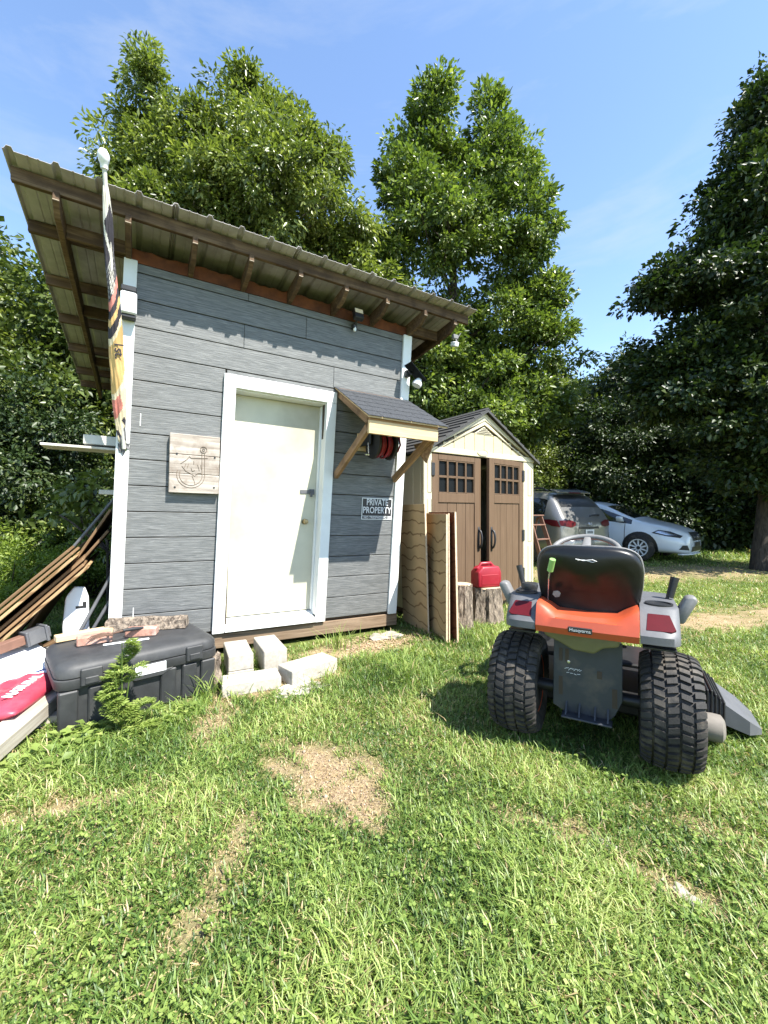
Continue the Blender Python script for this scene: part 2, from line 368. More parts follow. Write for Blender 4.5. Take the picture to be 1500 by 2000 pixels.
# ------------------------------------------------------------------ gray shed
HU = Vector((.86644, .49928, 0)); N = Vector((.49928, -.86644, 0))
WO = Vector((-2.151, 3.3347, 1.3)); WU = Vector((.86644, .49928, -.02)); WV = Vector((.0569, -.0202, 1))
def W(u, v, d=0): return WO + WU * u + WV * v + N * d
SM = Matrix.Translation((W(0, -1.08).x, W(0, -1.08).y, 0)) @ Matrix.Rotation(math.atan2(HU.y, HU.x), 4, 'Z')
SMi = SM.inverted()
def S(u, v, d=0): return SMi @ W(u, v, d)
SV = (SMi.to_3x3() @ WV).normalized(); SN = SMi.to_3x3() @ N
shed = root('grey_shed', 'grey plank-sided shed with white door and sloping metal roof', 'shed', Mx=SM)
def sbar(name, a, b, sy, sz, mat, up=None, parent=shed): return bar(name, S(*a), S(*b), sy, sz, mat, parent, up or SV)
def wallM(u, v, d=0):
    x = WU.normalized(); y = -N; y = (y - x * y.dot(x)).normalized()
    z = x.cross(y); zz = (WV - x * WV.dot(x)).normalized(); y = zz.cross(x); m = Matrix((x, y, zz)).transposed().to_4x4()
    m.translation = W(u, v, d); return m
ROW = .2118
def boards():
    T = .016
    joints = {5: [.86], 6: [1.81], 7: [.93], 8: [1.5], 9: [.95], 4: []}
    k0 = -5
    for k in range(k0, 10):
        v0 = .007 + k * ROW; v1 = min(v0 + ROW, 1.985)
        if v1 - v0 < .02: continue
        segs = []
        if v0 < 1.16:
            segs = [(.085, .79), (1.83, 2.60)]
            if v1 > 1.2: segs = [(.085, .79), (1.83, 2.60)]
        else:
            js = joints.get(k, []); e = [.085] + js + [2.60]; segs = list(zip(e[:-1], e[1:]))
        for (a, b) in segs:
            g = .0012
            sbar('siding_board', (a + g, (v0 + v1) / 2, -T / 2 + random.uniform(-.001, .001)), (b - g, (v0 + v1) / 2, -T / 2), T, v1 - v0 - .007, 'siding')
    # strip between door head trim and the first full row
    sbar('siding_board', (.80, 1.253, -T / 2), (1.83, 1.253, -T / 2), T, .04, 'siding')
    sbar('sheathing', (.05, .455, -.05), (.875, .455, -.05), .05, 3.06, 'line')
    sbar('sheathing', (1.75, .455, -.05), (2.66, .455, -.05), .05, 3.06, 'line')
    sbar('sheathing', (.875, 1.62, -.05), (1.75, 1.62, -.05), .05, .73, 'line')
boards()
# corner trims, wide wall boards of the hidden sides, floor skids
sbar('corner_trim', (.045, -1.08, .012), (.045, 1.99, .012), .028, .092, 'white', up=(1, 0, 0))
sbar('corner_trim', (2.645, -1.075, .012), (2.645, 1.985, .012), .028, .105, 'white', up=(1, 0, 0))
for u in (.012, 2.68):
    for k in range(14):
        v = -1.05 + ROW * (k + .5)
        sbar('side_siding_board', (u, v, -.03), (u, v, -3.2), .016, ROW - .006, 'siding')
for k in range(14): sbar('rear_siding_board', (.0, -1.05 + ROW * (k + .5), -3.21), (2.69, -1.05 + ROW * (k + .5), -3.21), .016, ROW - .006, 'siding')
sbar('floor_skid', (.0, -1.145, -.04), (2.72, -1.145, -.04), .09, .125, 'skid')
sbar('floor_skid', (.0, -1.145, -3.1), (2.72, -1.145, -3.1), .09, .125, 'greywood')
# door
def sh(mb):  # shear a mesh given in (u, y, v) shed coordinates
    mb.v = [tuple(S(x, z, -y)) for (x, y, z) in mb.v]; return mb
def shp(name, mb, mat, parent=shed, smooth=None): return part(name, sh(mb), mat, parent, smooth)
d0 = .128
m_ = MB().box(.879, 1.742, d0, d0 + .04, -.965, 1.105, .002); door = shp('door', m_, 'door')
kn = MB().lathe([(.0, -.062), (.02, -.06), (.027, -.045), (.02, -.03), (.012, -.02), (.012, -.006), (.03, -.005), (.03, 0)], 16, 'y')
part('knob', kn, 'brass', door, 40, Mx=Matrix.Translation(S(1.628, -.064, -d0 + .001)))
hs = MB().box(-.10, .0, -.006, 0, -.02, .02, .002).box(-.005, .05, -.012, 0, -.028, .028, .003).tube([(.01, -.014, -.02), (.01, -.03, 0), (.01, -.014, .02)], .005)
hs.box(.0, .022, -.035, -.012, -.05, -.012, .003)
part('hasp', hs, 'greyp', door, 40, Mx=Matrix.Translation(S(1.665, .237, -d0 + .001)))
# door casing: jambs, head, stop and sill
for (u0, u1) in ((.777, .878), (1.745, 1.845)):
    shp('door_casing', MB().box(u0, u1, -.034, -.0005, -1.07, 1.118, .003), 'white')
shp('door_casing', MB().box(.777, 1.845, -.034, -.0005, 1.120, 1.232, .003), 'white')
shp('door_jamb', MB().box(.862, .877, .002, .172, -1.0, 1.12, .002), 'white')
shp('door_jamb', MB().box(1.744, 1.760, .002, .172, -1.0, 1.12, .002), 'white')
shp('door_jamb', MB().box(.862, 1.76, .002, .172, 1.108, 1.124, .002), 'white')
shp('door_stop', MB().box(1.728, 1.743, .088, .126, -.96, 1.1, .002), 'white')
shp('door_sill', MB().prism([(-.045, -1.065), (-.045, -1.03), (.172, -.968), (.172, -1.065)], 'x', .88, 1.743, .003), 'white')
# blocking above the wall, between the rafters
RAF = [.03, .474, .90, 1.32, 1.76, 2.20, 2.655]
for a, b in zip(RAF[:-1], RAF[1:]):
    n = 9; poly = [(a + .021, 1.987)] + [(b - .021, 1.987)] + [(b - .021 - (b - a - .042) * i / n, 2.085 + random.uniform(-.012, .018)) for i in range(n + 1)]
    shp('blocking_board', MB().prism(poly, 'y', .004, .03), 'rust')
# rafters (slope .1 per metre, rising to the front), purlins
def rv(d): return 1.985 + .10 * d
for u in [-.385] + RAF + [3.045]:
    m_ = MB().prism([(-.33, 2.078), (-.33, rv(.33) + .128), (3.45, rv(-3.45) + .128), (3.45, rv(-3.45)), (-.02, rv(0)), (-.24, rv(.24) + .002)], 'x', u - .019, u + .019, .003)
    r_ = shp('rafter', m_, 'rafter')
    part('tail_end', sh(MB().box(u - .019, u + .019, -.334, -.331, 2.082, rv(.33) + .07, .001)), 'tail', r_)
PUR = [.285, -.2, -.89, -1.57, -2.25, -2.95, -3.42]
for d in PUR:
    v = rv(d) + .128 + .045
    o_ = sbar('purlin', (-.625, v, d), (3.24, v, d), .04, .09, 'rafter')
for d in (.02,): sbar('lookout', (-.365, rv(d) + .07, d), (.011, rv(d) + .07, d), .038, .10, 'rafter')
sbar('lookout', (2.674, rv(.02) + .07, .02), (3.026, rv(.02) + .07, .02), .038, .10, 'rafter')
for d in (-1.1, -2.3): sbar('lookout', (-.365, rv(d) + .07, d), (.0, rv(d) + .07, d), .038, .10, 'rafter')
# roof sheets: ribbed, one per metre or so
def sheet(u0, u1, lift=0.):
    rib = .235; pr = []
    x = u0
    while x < u1 - .02:
        for (dx, h) in ((0, 0), (.008, 0), (.02, .024), (.045, .024), (.057, 0), (.117, 0), (.12, .004), (.128, .004), (.131, 0), (.17, 0), (.173, .004), (.181, .004), (.184, 0)):
            if x + dx <= u1: pr.append((x + dx, h))
        x += rib
    pr.append((u1, 0)); rings = []
    ds = [.42, .3, -.4, -1.2, -2.0, -2.8, -3.55]
    for d in ds:
        top = [(p, rv(d) + .128 + .0915 + h + .002 + lift) for p, h in pr]
        rings.append([S(p, v, d) for p, v in top] + [S(p, v + .0025, d) for p, v in reversed(top)])
    return MB().loft(rings)
roof = None
e = [-.645, .295, 1.235, 2.175, 3.26]
for i in range(4):
    part('roof_sheet', sheet(e[i], e[i + 1] + (.03 if i < 3 else 0), .004 * (i % 2)), 'galv', shed)
# white chips of paint on the boards
for (u, v, h) in ((.155, .80, .10), (.165, -.78, .13)): shp('scratch', MB().box(u, u + .006, -.003, -.0008, v - h, v), 'white')

# ------------------------------------------------------------------ things fixed to the grey shed
def onwall(name, label, cat, u, v, d, group=None): return root(name, label, cat, group=group, Mx=wallM(u, v, d))
# carved plaque with a fish hook
pl = onwall('carved_plaque', 'weathered wooden plaque carved with a fish hook, screwed beside the white door', 'plaque', .572, .417, .012)
wd = .39
for k, (z0, z1) in enumerate(((-.245, -.085), (-.082, .075), (.078, .248))): part('plank', MB().box(-wd / 2, wd / 2, -.045 + .001 * k, 0, z0, z1, .004), 'plaque', pl)
M['carve'] = flat('carved_line', (.17, .13, .095), .9)
hk = MB()
def arc(cx, cz, r, a0, a1, n=22, sx=1): return [(cx + sx * r * math.cos(R(a0 + (a1 - a0) * i / n)), -.0465, cz + r * math.sin(R(a0 + (a1 - a0) * i / n))) for i in range(n + 1)]
for rr in (.088, .108):
    pts = [(.062 + (rr - .098), -.0465, .105), (.066 + (rr - .098), -.0465, -.06)] + arc(-.03, -.09, rr, 0, -200, 26)
    hk.tube(pts, .0022, 5)
hk.tube(arc(.064, .13, .026, 0, 360, 18), .0022, 5); hk.tube(arc(.064, .13, .010, 0, 360, 12), .002, 5)
for seg in ([(-.11, .0), (-.06, .04), (-.045, .065), (-.03, .05), (.02, .055), (.1, .06)], [(-.1, -.02), (-.07, -.06), (-.03, -.08), (0, -.1), (.02, -.075), (.05, -.07)],
            [(-.07, .0), (-.08, -.03)], [(-.05, .0), (-.06, -.035)], [(-.01, .03), (-.01, .0)], [(.02, .0), (.035, -.05)], [(.045, .0), (.05, -.04)], [(-.03, -.03), (-.02, -.06), (0, -.05)], [(-.02, -.1), (.0, -.15), (.0, -.17)]):
    hk.tube([(x, -.0465, z) for x, z in seg], .0018, 5)
part('carving', hk, 'carve', pl)
for (x, z) in ((-.14, .08), (.155, .07), (-.15, -.2), (.155, -.19)): part('screw_hole', MB().lathe([(.008, -.0475), (.008, -.03)], 10, 'y'), 'black', pl, Mx=Matrix.Translation((x, 0, z)))
# private property sign
sg = onwall('warning_sign', 'black and white private property sign on the grey siding under the small awning', 'sign', 2.388, .081, .004)
part('sign_plate', MB().box(-.185, .185, -.003, 0, -.115, .115), 'white', sg)
part('black_field', MB().box(-.177, .177, -.0045, -.0031, -.075, .107), 'black', sg)
M['signwhite'] = flat('sign_white', (.62, .62, .62), .5, var=.03)
def wtext(s, size, mat, x, z, y, parent, sx=1, off=0.):
    return part('lettering', text_mesh(s, size, mat, .0004, off), None, parent, Mx=Matrix.Translation((x, y, z)) @ Matrix.Rotation(R(90), 4, 'X') @ Matrix.Diagonal((sx, 1, 1, 1)))
wtext('PRIVATE', .096, 'signwhite', 0, .067, -.0052, sg, .74, .0012); wtext('PROPERTY', .096, 'signwhite', 0, -.017, -.0052, sg, .76, .0012)
part('black_field', MB().box(-.177, .135, -.0045, -.0031, -.108, -.079), 'black', sg)
wtext('NO TRESPASSING', .034, 'signwhite', -.02, -.093, -.0052, sg, 1.05, .0004)
# solar lamp on the left corner
lp = onwall('wall_lamp', 'white and black wall lamp on the top of the white corner board beside the flag', 'lamp', .045, 1.62, .027)
part('housing', MB().box(-.05, .05, -.075, 0, -.115, -.086, .006), 'black', lp); part('lamp_top', MB().box(-.052, .052, -.09, 0, .085, .125, .005), 'black', lp)
part('diffuser', MB().box(-.055, .055, -.09, 0, -.085, .083, .012), 'whiteplastic', lp)
# flood light under the eave
fl = onwall('flood_light', 'small flood light with pale square lens under the roof edge', 'light', 1.99, 1.93, .001)
part('bracket', MB().box(-.02, .02, -.06, 0, -.03, .02, .004).tube([(0, -.05, .0), (0, -.09, .04)], .012), 'black', fl, 40)
lm = Matrix.Translation((0, -.115, .09)) @ Matrix.Rotation(R(-22), 4, 'X')
hd = part('lamp_head', MB().box(-.05, .05, -.02, .035, -.06, .05, .006), 'black', fl, Mx=lm)
part('lens', MB().box(-.044, .044, -.0235, -.0205, -.005, .045, .001), 'flagcream', hd)
part('sensor', MB().lathe([(.0, -.035), (.013, -.028), (.016, -.01), (.016, .01)], 12, 'z'), 'whiteplastic', fl, 40, Mx=Matrix.Translation((.0, -.045, -.03)))
# solar light on right corner board
sr = onwall('solar_spotlight', 'black solar spotlight with tilted panel on the right corner board above the small awning', 'light', 2.645, 1.56, .026)
part('mount', MB().box(-.025, .025, -.05, 0, -.035, .035, .004).tube([(0, -.04, 0), (.02, -.09, -.01)], .014), 'black', sr, 40)
pm = Matrix.Translation((.045, -.115, .0)) @ Matrix.Rotation(R(38), 4, 'Y') @ Matrix.Rotation(R(-10), 4, 'X')
part('solar_panel', MB().box(-.13, .13, -.06, .06, -.006, .006, .003), 'glass', sr, Mx=pm)
part('spot_head', MB().lathe([(.05, 0), (.052, .03), (.03, .08), (.0, .09)], 16, 'z'), 'whiteplastic', sr, 40, Mx=Matrix.Translation((.075, -.10, -.13)) @ Matrix.Rotation(R(25), 4, 'Y'))
# small camera at the outer rafter
sc_ = onwall('security_camera', 'small security camera hanging from the outer rafter end of the metal roof', 'camera', 3.1, 1.955, .27)
part('mount', MB().box(-.036, .03, -.02, .02, .005, .05, .004).tube([(0, 0, .01), (.01, -.02, -.03)], .009), 'lightgrey', sc_, 40)
part('camera_body', MB().box(-.03, .03, -.05, .03, -.075, -.025, .008), 'whiteplastic', sc_, Mx=Matrix.Rotation(R(15), 4, 'X'))
part('antenna', MB().tube([(.02, 0, .0), (.07, -.01, .09)], .005), 'lightgrey', sc_)

# ------------------------------------------------------------------ small awning over the hose reel
aw = root('small_awning', 'small shingled awning with timber braces on the shed wall right of the door', 'awning', Mx=SM)
A0, A1 = 1.858, 2.585
def abar(name, a, b, sy, sz, mat, up=None): return bar(name, S(*a), S(*b), sy, sz, mat, aw, up or SV)
abar('ledger', (A0, 1.235, .022), (A1 + .02, 1.235, .022), .038, .09, 'awnwood')
for u in (A0 + .019, A1 - .019):
    abar('rafter', (u, 1.222, .045), (u, .842, .70), .038, .085, 'awnwood')
    abar('brace', (u, .405, .025), (u, .775, .685), .038, .075, 'awnwood')
shpA = lambda name, mb, mat, smooth=None: part(name, sh(mb), mat, aw, smooth)
abar('fascia', (A0 - .005, .772, .735), (A1 + .005, .772, .735), .03, .115, 'newwood')
abar('trim_strip', (A0, .850, .732), (A1, .850, .732), .034, .040, 'awnwood')
shpA('gusset', MB().prism([(-.70, .745), (-.34, .745), (-.42, .66), (-.58, .53)], 'x', A1 + .001, A1 + .013), 'awnwood')
def slope(t): return 1.30 - .56 * t     # top surface height at distance t from wall
shpA('deck', MB().prism([(-.004, slope(0) - .022), (-.004, slope(0) - .008), (-.775, slope(.775) - .008), (-.775, slope(.775) - .022)], 'x', A0 - .03, A1 + .09), 'newwood')
rows = 6; L = .79
for r_ in range(rows):
    t1 = .785 - r_ * L / rows; t0 = max(.002, t1 - L / rows - .03); u = A0 - .04 - (.0 if r_ % 2 else .15)
    while u < A1 + .1:
        u2 = min(u + .30, A1 + .10); ua = max(u, A0 - .04)
        if u2 - ua > .03:
            shpA('shingle', MB().prism([(-t0, slope(t0) - .006), (-t0, slope(t0) - .003), (-t1, slope(t1) + .004), (-t1, slope(t1) - .002)], 'x', ua + .002, u2 - .002), 'shingle')
        u += .30
# hose reel
hr = onwall('hose_reel', 'black hose reel with red hose hanging under the small awning', 'hose reel', 2.26, .78, .004)
part('mounting_plate', MB().box(-.16, -.03, -.02, 0, -.1, .08, .004), 'newwood', hr)
part('reel_side', MB().lathe([(.0, 0), (.15, 0), (.155, .012), (.155, .022), (.0, .022)], 28, 'x'), 'black', hr, 40, Mx=Matrix.Translation((-.10, -.24, -.04)))
part('reel_side', MB().lathe([(.0, 0), (.15, 0), (.155, .012), (.155, .022), (.0, .022)], 28, 'x'), 'black', hr, 40, Mx=Matrix.Translation((.09, -.24, -.04)))
part('bracket_arm', MB().box(-.14, -.115, -.26, -.02, -.06, .10, .006).box(-.12, .0, -.25, -.02, .05, .08, .004), 'black', hr)
hz = MB()
hp = []
for i in range(140):
    a = i / 140 * 2 * math.pi * 6; hp.append((-.065 + .145 * (i / 140 % 1), -.24 + (.118 + .016 * math.sin(i * .09)) * math.cos(a), -.04 + (.118 + .016 * math.sin(i * .09)) * math.sin(a)))
hz.tube(hp, .011, 7)
hz.tube([(.085, -.2, .08), (.15, -.22, .10), (.20, -.25, .06), (.215, -.26, -.03), (.18, -.27, -.10), (.13, -.27, -.11), (.10, -.26, -.06)], .011, 7)
part('hose', hz, 'red', hr, 60)
part('hose_nozzle', MB().tube([(.13, -.27, -.05), (.135, -.275, -.15)], [.022, .028], 10), 'black', hr, 40)
part('crank', MB().tube([(-.145, -.24, -.04), (-.145, -.26, -.16)], .008).tube([(-.145, -.26, -.16), (-.19, -.26, -.16)], .012), 'chrome', hr, 40)
part('label_tag', MB().box(-.02, .03, -.40, -.397, .02, .09, .001), 'whiteplastic', hr)

# ------------------------------------------------------------------ flag on a pole
def flag():
    p0 = W(.055, .50, .045); p1 = W(-.117, 2.375, .50)
    m, L = barM(p0, p1, N)
    mm = m.copy(); mm.translation = p0
    fr = root('furled_flag', 'tattered gold and red flag furled on a white pole at the shed corner', 'flag', Mx=mm)
    part('pole', MB().tube([(0, 0, 0), (L - .05, 0, 0)], .014, 10), 'pvc', fr, 60)
    part('finial', MB().lathe([(.0, .055), (.02, .052), (.033, .03), (.036, .008), (.03, -.02), (.024, -.03), (.022, -.06), (.0, -.06)], 18, 'x'), 'whiteplastic', fr, 50, Mx=Matrix.Translation((L - .02, 0, 0)))
    n = 48; rings = []; K = 170; mats = []
    for i in range(K + 1):
        t = i / K; x = .02 + t * (L - .20)
        f = np.interp(t, [0, .03, .08, .16, .3, .5, .62, .75, .88, .96, 1], [.012, .027, .031, .043, .046, .041, .032, .028, .027, .022, .016])
        off = np.interp(t, [0, .2, .5, .8, 1], [.01, .012, .0, .008, .0]) + .006 * math.sin(t * 19)
        ring = []
        for k in range(n):
            a = 2 * math.pi * k / n
            r = f * (1 + .10 * math.sin(3 * a + 7 * t) + .06 * math.sin(7 * a - 22 * t) + .05 * math.sin(11 * a + 31 * t))
            ring.append((x, off * .6 + r * math.cos(a), -off + r * math.sin(a)))
        rings.append(ring)
    mb = MB().loft(rings); cols = []
    for i in range(K):
        for k in range(n):
            t = i / K; q = t + .055 * math.sin(2 * math.pi * k / n + 1.2)
            aa = 2 * math.pi * k / n
            if q < .07: c = 4
            elif q < .12: c = 3 if math.sin(aa * 2 + t * 60) > -.6 else 2
            elif q < .17: c = 3
            elif q < .25: c = 1 if math.sin(aa + 9 * t) > -.4 else 3
            elif q < .275: c = 3
            elif q < .47: c = 0
            elif q < .495: c = 3
            elif q < .54: c = 2
            elif q < .57: c = 0
            elif q < .605: c = 2
            elif q < .64: c = 1
            elif q < .76: c = 2 if math.sin(q * 330 + 2.5 * math.sin(2 * aa)) > .1 else 4 if math.sin(aa * 3) > 0 else 5
            elif q < .93: c = 5 if math.sin(aa * 2 + 30 * t) > .86 else 2
            else: c = 5
            cols.append(c)
    mb.m = cols + [4, 5]
    part('flag_cloth', mb, ['gold', 'flagred', 'flagdark', 'flagcream', 'flaggrey', 'pvc'], fr, 70)
    rag = MB()
    for j in range(9):
        y = random.uniform(-.03, .03); z = random.uniform(-.045, .0); l_ = random.uniform(.05, .13)
        rag.add([(.04, y - .012, z), (.04, y + .012, z), (.04 - l_ * .6, y + .008, z + .01), (.04 - l_, y + random.uniform(-.02, .02), z), (.04 - l_ * .55, y - .012, z - .004)], [(0, 1, 2, 3, 4)])
    part('torn_edge', rag, 'flaggrey', fr)
    # lettering runs down the cloth: local -x is down the pole, facing the camera along N (local +z)
    tm = text_mesh('1st.', .085, 'flagdark', .002, .001)
    e = bmesh.new(); e.from_mesh(tm); e.to_mesh(tm); e.free()
    part('lettering', tm, None, fr, Mx=Matrix.Translation((.73, -.012, .041)) @ Matrix.Rotation(R(180), 4, 'Z'))
    part('bracket', MB().box(-.03, .05, -.02, .02, -.042, -.014, .004), 'chrome', fr)
flag()

# ------------------------------------------------------------------ plastic shed
PZ = G(1.2, 5.5)
ps = root('plastic_shed', 'cream plastic garden shed with brown double doors and dark roof', 'shed', (.478, 5.03, PZ), math.atan2(.568, .823))
PWd = 2.115; PD = 2.5
def pb(name, x0, x1, y0, y1, z0, z1, mat, parent=ps, c=.006): return part(name, MB().box(x0, x1, y0, y1, z0, z1, c), mat, parent)
pb('floor', 0, PWd, 0, PD, 0, .06, 'brown')
for (x0, x1) in ((0, .132), (1.882, PWd)):
    pb('front_panel', x0, x1, 0, .06, .062, 2.018, 'cream')
    for (z0, z1) in ((.25, .80), (.86, 1.45), (1.53, 1.92)):
        a, b = (x0 + .055, x1 - .02) if x0 == 0 else (x0 + .10, x1 - .055)
        pb('raised_panel', a, b, -.006, -.0005, z0, z1, 'cream', c=.004)
        pb('panel_groove', b - .004, b + .004, -.008, -.0062, z0, z1, 'line', c=.001)
for x in (0, PWd - .05):
    pb('side_wall', x, x + .05, .062, PD - .05, .062, 2.0, 'cream')
    for k in range(4):
        xo = -.007 if x == 0 else PWd + .0005
        pb('raised_panel', xo, xo + .0065, .2 + k * .56, .62 + k * .56, .3, 1.05, 'cream', c=.003); pb('raised_panel', xo, xo + .0065, .2 + k * .56, .62 + k * .56, 1.15, 1.85, 'cream', c=.003)
pb('rear_wall', 0, PWd, PD - .049, PD, .062, 2.0, 'cream')
# gable
AX = PWd / 2; AZ = 2.585
pb('header', 0, PWd, -.012, .06, 2.02, 2.095, 'cream')
part('gable_panel', MB().prism([(.02, 2.096), (PWd - .02, 2.096), (AX, AZ)], 'y', .02, .06), 'line', ps)  # backing coloured dark to draw the shadow gaps between the planks
for s in (-1, 1):
    for (o0, o1, yy) in ((0, .085, -.014), (.088, .135, -.006)):
        x0 = AX - s * (AX + .04); sl = (AZ - 2.02) / (AX + .04)
        part('rake_trim', MB().prism([(x0 + s * (o1 * 2.05), 2.098), (x0 + s * (o0 * 2.05 + .15), 2.098), (AX, AZ + .03 - o0 * 1.17), (AX, AZ + .03 - o1 * 1.17)], 'y', yy, .019), 'cream', ps)
for k in range(8):
    x = .32 + k * .185; top = min(2.33, 2.06 + (AX - abs(x + .09 - AX)) * .51 - .10)
    if top > 2.12: pb('gable_plank', x + .003, x + .182, .008, .0195, 2.098, top, 'creampanel', c=.002)
vt = part('vent', MB().prism([(AX - .19, 2.325), (AX + .19, 2.325), (AX, 2.435)], 'y', .002, .0195, .003), 'cream', ps)
for k in range(4):
    z = 2.337 + k * .022; hw = (2.425 - z) / .11 * .175; part('louver', MB().box(AX - hw, AX + hw, -.002, .0015, z, z + .008), 'line', vt)
em = part('emblem', MB().lathe([(.0, -.004), (.09, -.004), (.10, -.002), (.10, 0)], 28, 'y'), 'cream', ps, 40, Mx=Matrix.Translation((AX - .05, -.0125, 2.075)) @ Matrix.Diagonal((1, 1, .42, 1)))
part('emblem_rim', MB().tube([(.098 * math.cos(R(a)), -.004, .098 * math.sin(R(a))) for a in range(0, 360, 15)], .004, 6, closed=True), 'creampanel', em)
# roof: stepped courses, two slopes
def course(s, k, n):
    run = AX + .055; a0 = k / n; a1 = (k + 1) / n + .015
    def P(t, h): x = AX + s * run * t; return (x, AZ + .055 - .565 * run * t + h)
    return MB().prism([P(a0, 0), P(a0, .012), P(a1, .030), P(a1, .002)] if k else [P(0, 0), P(0, .02), P(a1, .030), P(a1, .002)], 'y', -.06, PD + .1)
for s in (-1, 1):
    for k in range(9): part('roof_course', course(s, k, 9), 'roofgrey', ps)
    part('roof_edge', MB().prism([(AX + s * .0, AZ + .054), (AX + s * (AX + .055), AZ + .054 - .565 * (AX + .055)), (AX + s * (AX + .055), AZ + .034 - .565 * (AX + .055)), (AX, AZ + .034)], 'y', -.068, -.061), 'roofgrey', ps)
part('ridge_cap', MB().prism([(AX - .06, AZ + .055), (AX, AZ + .095), (AX + .06, AZ + .055), (AX, AZ + .075)], 'y', -.064, PD + .1), 'roofgrey', ps)
def pdoor(x, ang, s):
    # hinge at x; leaf runs in direction s along x
    d = part('door', MB().box(0, .10, 0, .045, 0, 1.935, .004), 'brown', ps, Mx=Matrix.Translation((x, .004, .075)) @ Matrix.Rotation(ang, 4, 'Z') @ Matrix.Diagonal((s, 1, 1, 1)))
    w_ = .855
    def q(name, x0, x1, y0, y1, z0, z1, mat, c=.004): return part(name, MB().box(x0, x1, y0, y1, z0, z1, c), mat, d)
    q('stile', w_ - .115, w_, 0, .045, 0, 1.935, 'brown')
    for (z0, z1) in ((0, .10), (1.335, 1.45), (1.865, 1.935)): q('rail', .102, w_ - .117, 0, .045, z0, z1, 'brown')
    pw = (w_ - .117 - .102) / 4
    for k in range(4): q('door_plank', .102 + k * pw + .002, .102 + (k + 1) * pw - .002, .012, .04, .102, 1.333, 'brown', .003)
    for i in range(4):
        for j in range(2):
            x0 = .102 + i * pw; z0 = 1.452 + j * .206
            q('pane', x0 + .014, x0 + pw - .014, .028, .032, z0 + .014, z0 + .192, 'glass', 0)
            for (a, b, e, f) in ((x0, x0 + .014, z0, z0 + .206), (x0 + pw - .014, x0 + pw, z0, z0 + .206), (x0 + .0145, x0 + pw - .0145, z0, z0 + .014), (x0 + .0145, x0 + pw - .0145, z0 + .192, z0 + .206)):
                q('muntin', a + .0005, b - .0005, .004, .04, e, f, 'brown', .002)
    part('handle', MB().tube([(w_ - .045, 0, .74)] + [(w_ - .045 + .0, -.01 - .05 * math.sin(R(a)), .86 - .12 * math.cos(R(a))) for a in range(15, 180, 15)] + [(w_ - .045, 0, .98)], .014, 8).box(w_ - .06, w_ - .03, -.012, 0, .70, 1.02, .004), 'black', d, 50)
    for z in (1.66, .80, .25): q('hinge', -.025, .035, -.014, -.001, z, z + .16, 'black', .004)
pdoor(.136, 0, 1); pdoor(1.878, R(7.5), -1)

# ------------------------------------------------------------------ plywood offcuts, stumps, fuel can, ladder
def sheetp(name, label, a, b, h, th, mat, lean=.04, z0=0.):
    # upright sheet whose bottom edge runs a -> b on the ground
    a = Vector((*a, 0)); b = Vector((*b, 0)); x = (b - a).normalized(); n_ = Vector((x.y, -x.x, 0))
    up = (Vector((0, 0, 1)) + n_ * -lean).normalized(); y = up.cross(x)
    m = Matrix((x, y, up)).transposed().to_4x4(); m.translation = (a + b) / 2 + Vector((0, 0, z0)); w_ = (b - a).length
    o = root(name, label, 'plywood', group=None, Mx=m)
    part('sheet', MB().box(-w_ / 2, w_ / 2, -th / 2, th / 2, 0, h, .001), mat, o)
    part('edge_band', MB().box(w_ / 2 + .0003, w_ / 2 + .0018, -th / 2, th / 2, 0, h), 'plyedge', o); part('edge_band', MB().box(-w_ / 2, w_ / 2, -th / 2, th / 2, h + .0003, h + .0018), 'plyedge', o)
sheetp('plywood_offcut', 'widest plywood offcut with wavy dark grain standing against the white corner board', (.235, 5.03), (.475, 4.47), 1.385, .018, 'ply', -.03)
sheetp('plywood_offcut', 'plywood offcut with pale edges standing between the widest sheet and the reddish one', (.43, 4.92), (.625, 4.17), 1.275, .018, 'ply', .0)
sheetp('plywood_offcut', 'thin plywood offcut sandwiched behind the pale edged sheet', (.462, 4.92), (.653, 4.19), 1.285, .012, 'plydark', -.005)
sheetp('plywood_offcut', 'reddish brown plywood offcut with a pale edge beside the short stump', (.555, 4.92), (.735, 4.18), 1.30, .018, 'plydark', -.02)
def stump(label, x, y, r, h, seed):
    rn = random.Random(seed); rings = []; n = 40
    ph = [rn.uniform(0, 6.28) for _ in range(5)]
    for i in range(9):
        t = i / 8; fl = 1 + .16 * (1 - t) ** 3
        rings.append([((r * fl * (1 + .05 * math.sin(3 * a + ph[0]) + .045 * math.sin(7 * a + ph[1] + t) + .05 * math.sin(15 * a + ph[2] + 2 * t) + rn.uniform(-.035, .035))) * math.cos(a),
                       (r * fl * (1 + .05 * math.sin(3 * a + ph[0]) + .045 * math.sin(7 * a + ph[1] + t) + .05 * math.sin(15 * a + ph[2] + 2 * t) + rn.uniform(-.035, .035))) * math.sin(a), -.03 + t * (h + .03)) for a in [2 * math.pi * k / n for k in range(n)]])
    o = root('tree_stump', label, 'stump', (x, y, G(x, y)))
    part('bark', MB().loft(rings), 'bark', o, 50)
    part('cut_face', MB().lathe([(0, h + .006), (r * .5, h + .005), (r * .93, h + .002), (r * .96, h - .01)], 30), 'cutwood', o, 50)
stump('short slim stump half hidden behind the reddish plywood', .87, 4.72, .115, .49, 3)
stump('wide rough-barked stump holding up the red fuel can', 1.215, 5.04, .185, .40, 5)
fc = root('fuel_can', 'red plastic fuel can sitting on the wide stump', 'fuel can', (1.215, 5.0, G(1.215, 5.04) + .407), R(22))
can = [(-.165, 0), (.165, 0), (.165, .17), (.13, .245), (-.10, .245), (-.165, .18)]
bb = bmesh.new(); tmp = MB().prism(can, 'y', -.085, .085, .022, seg=3)
part('can_body', tmp, 'red', fc, 60)
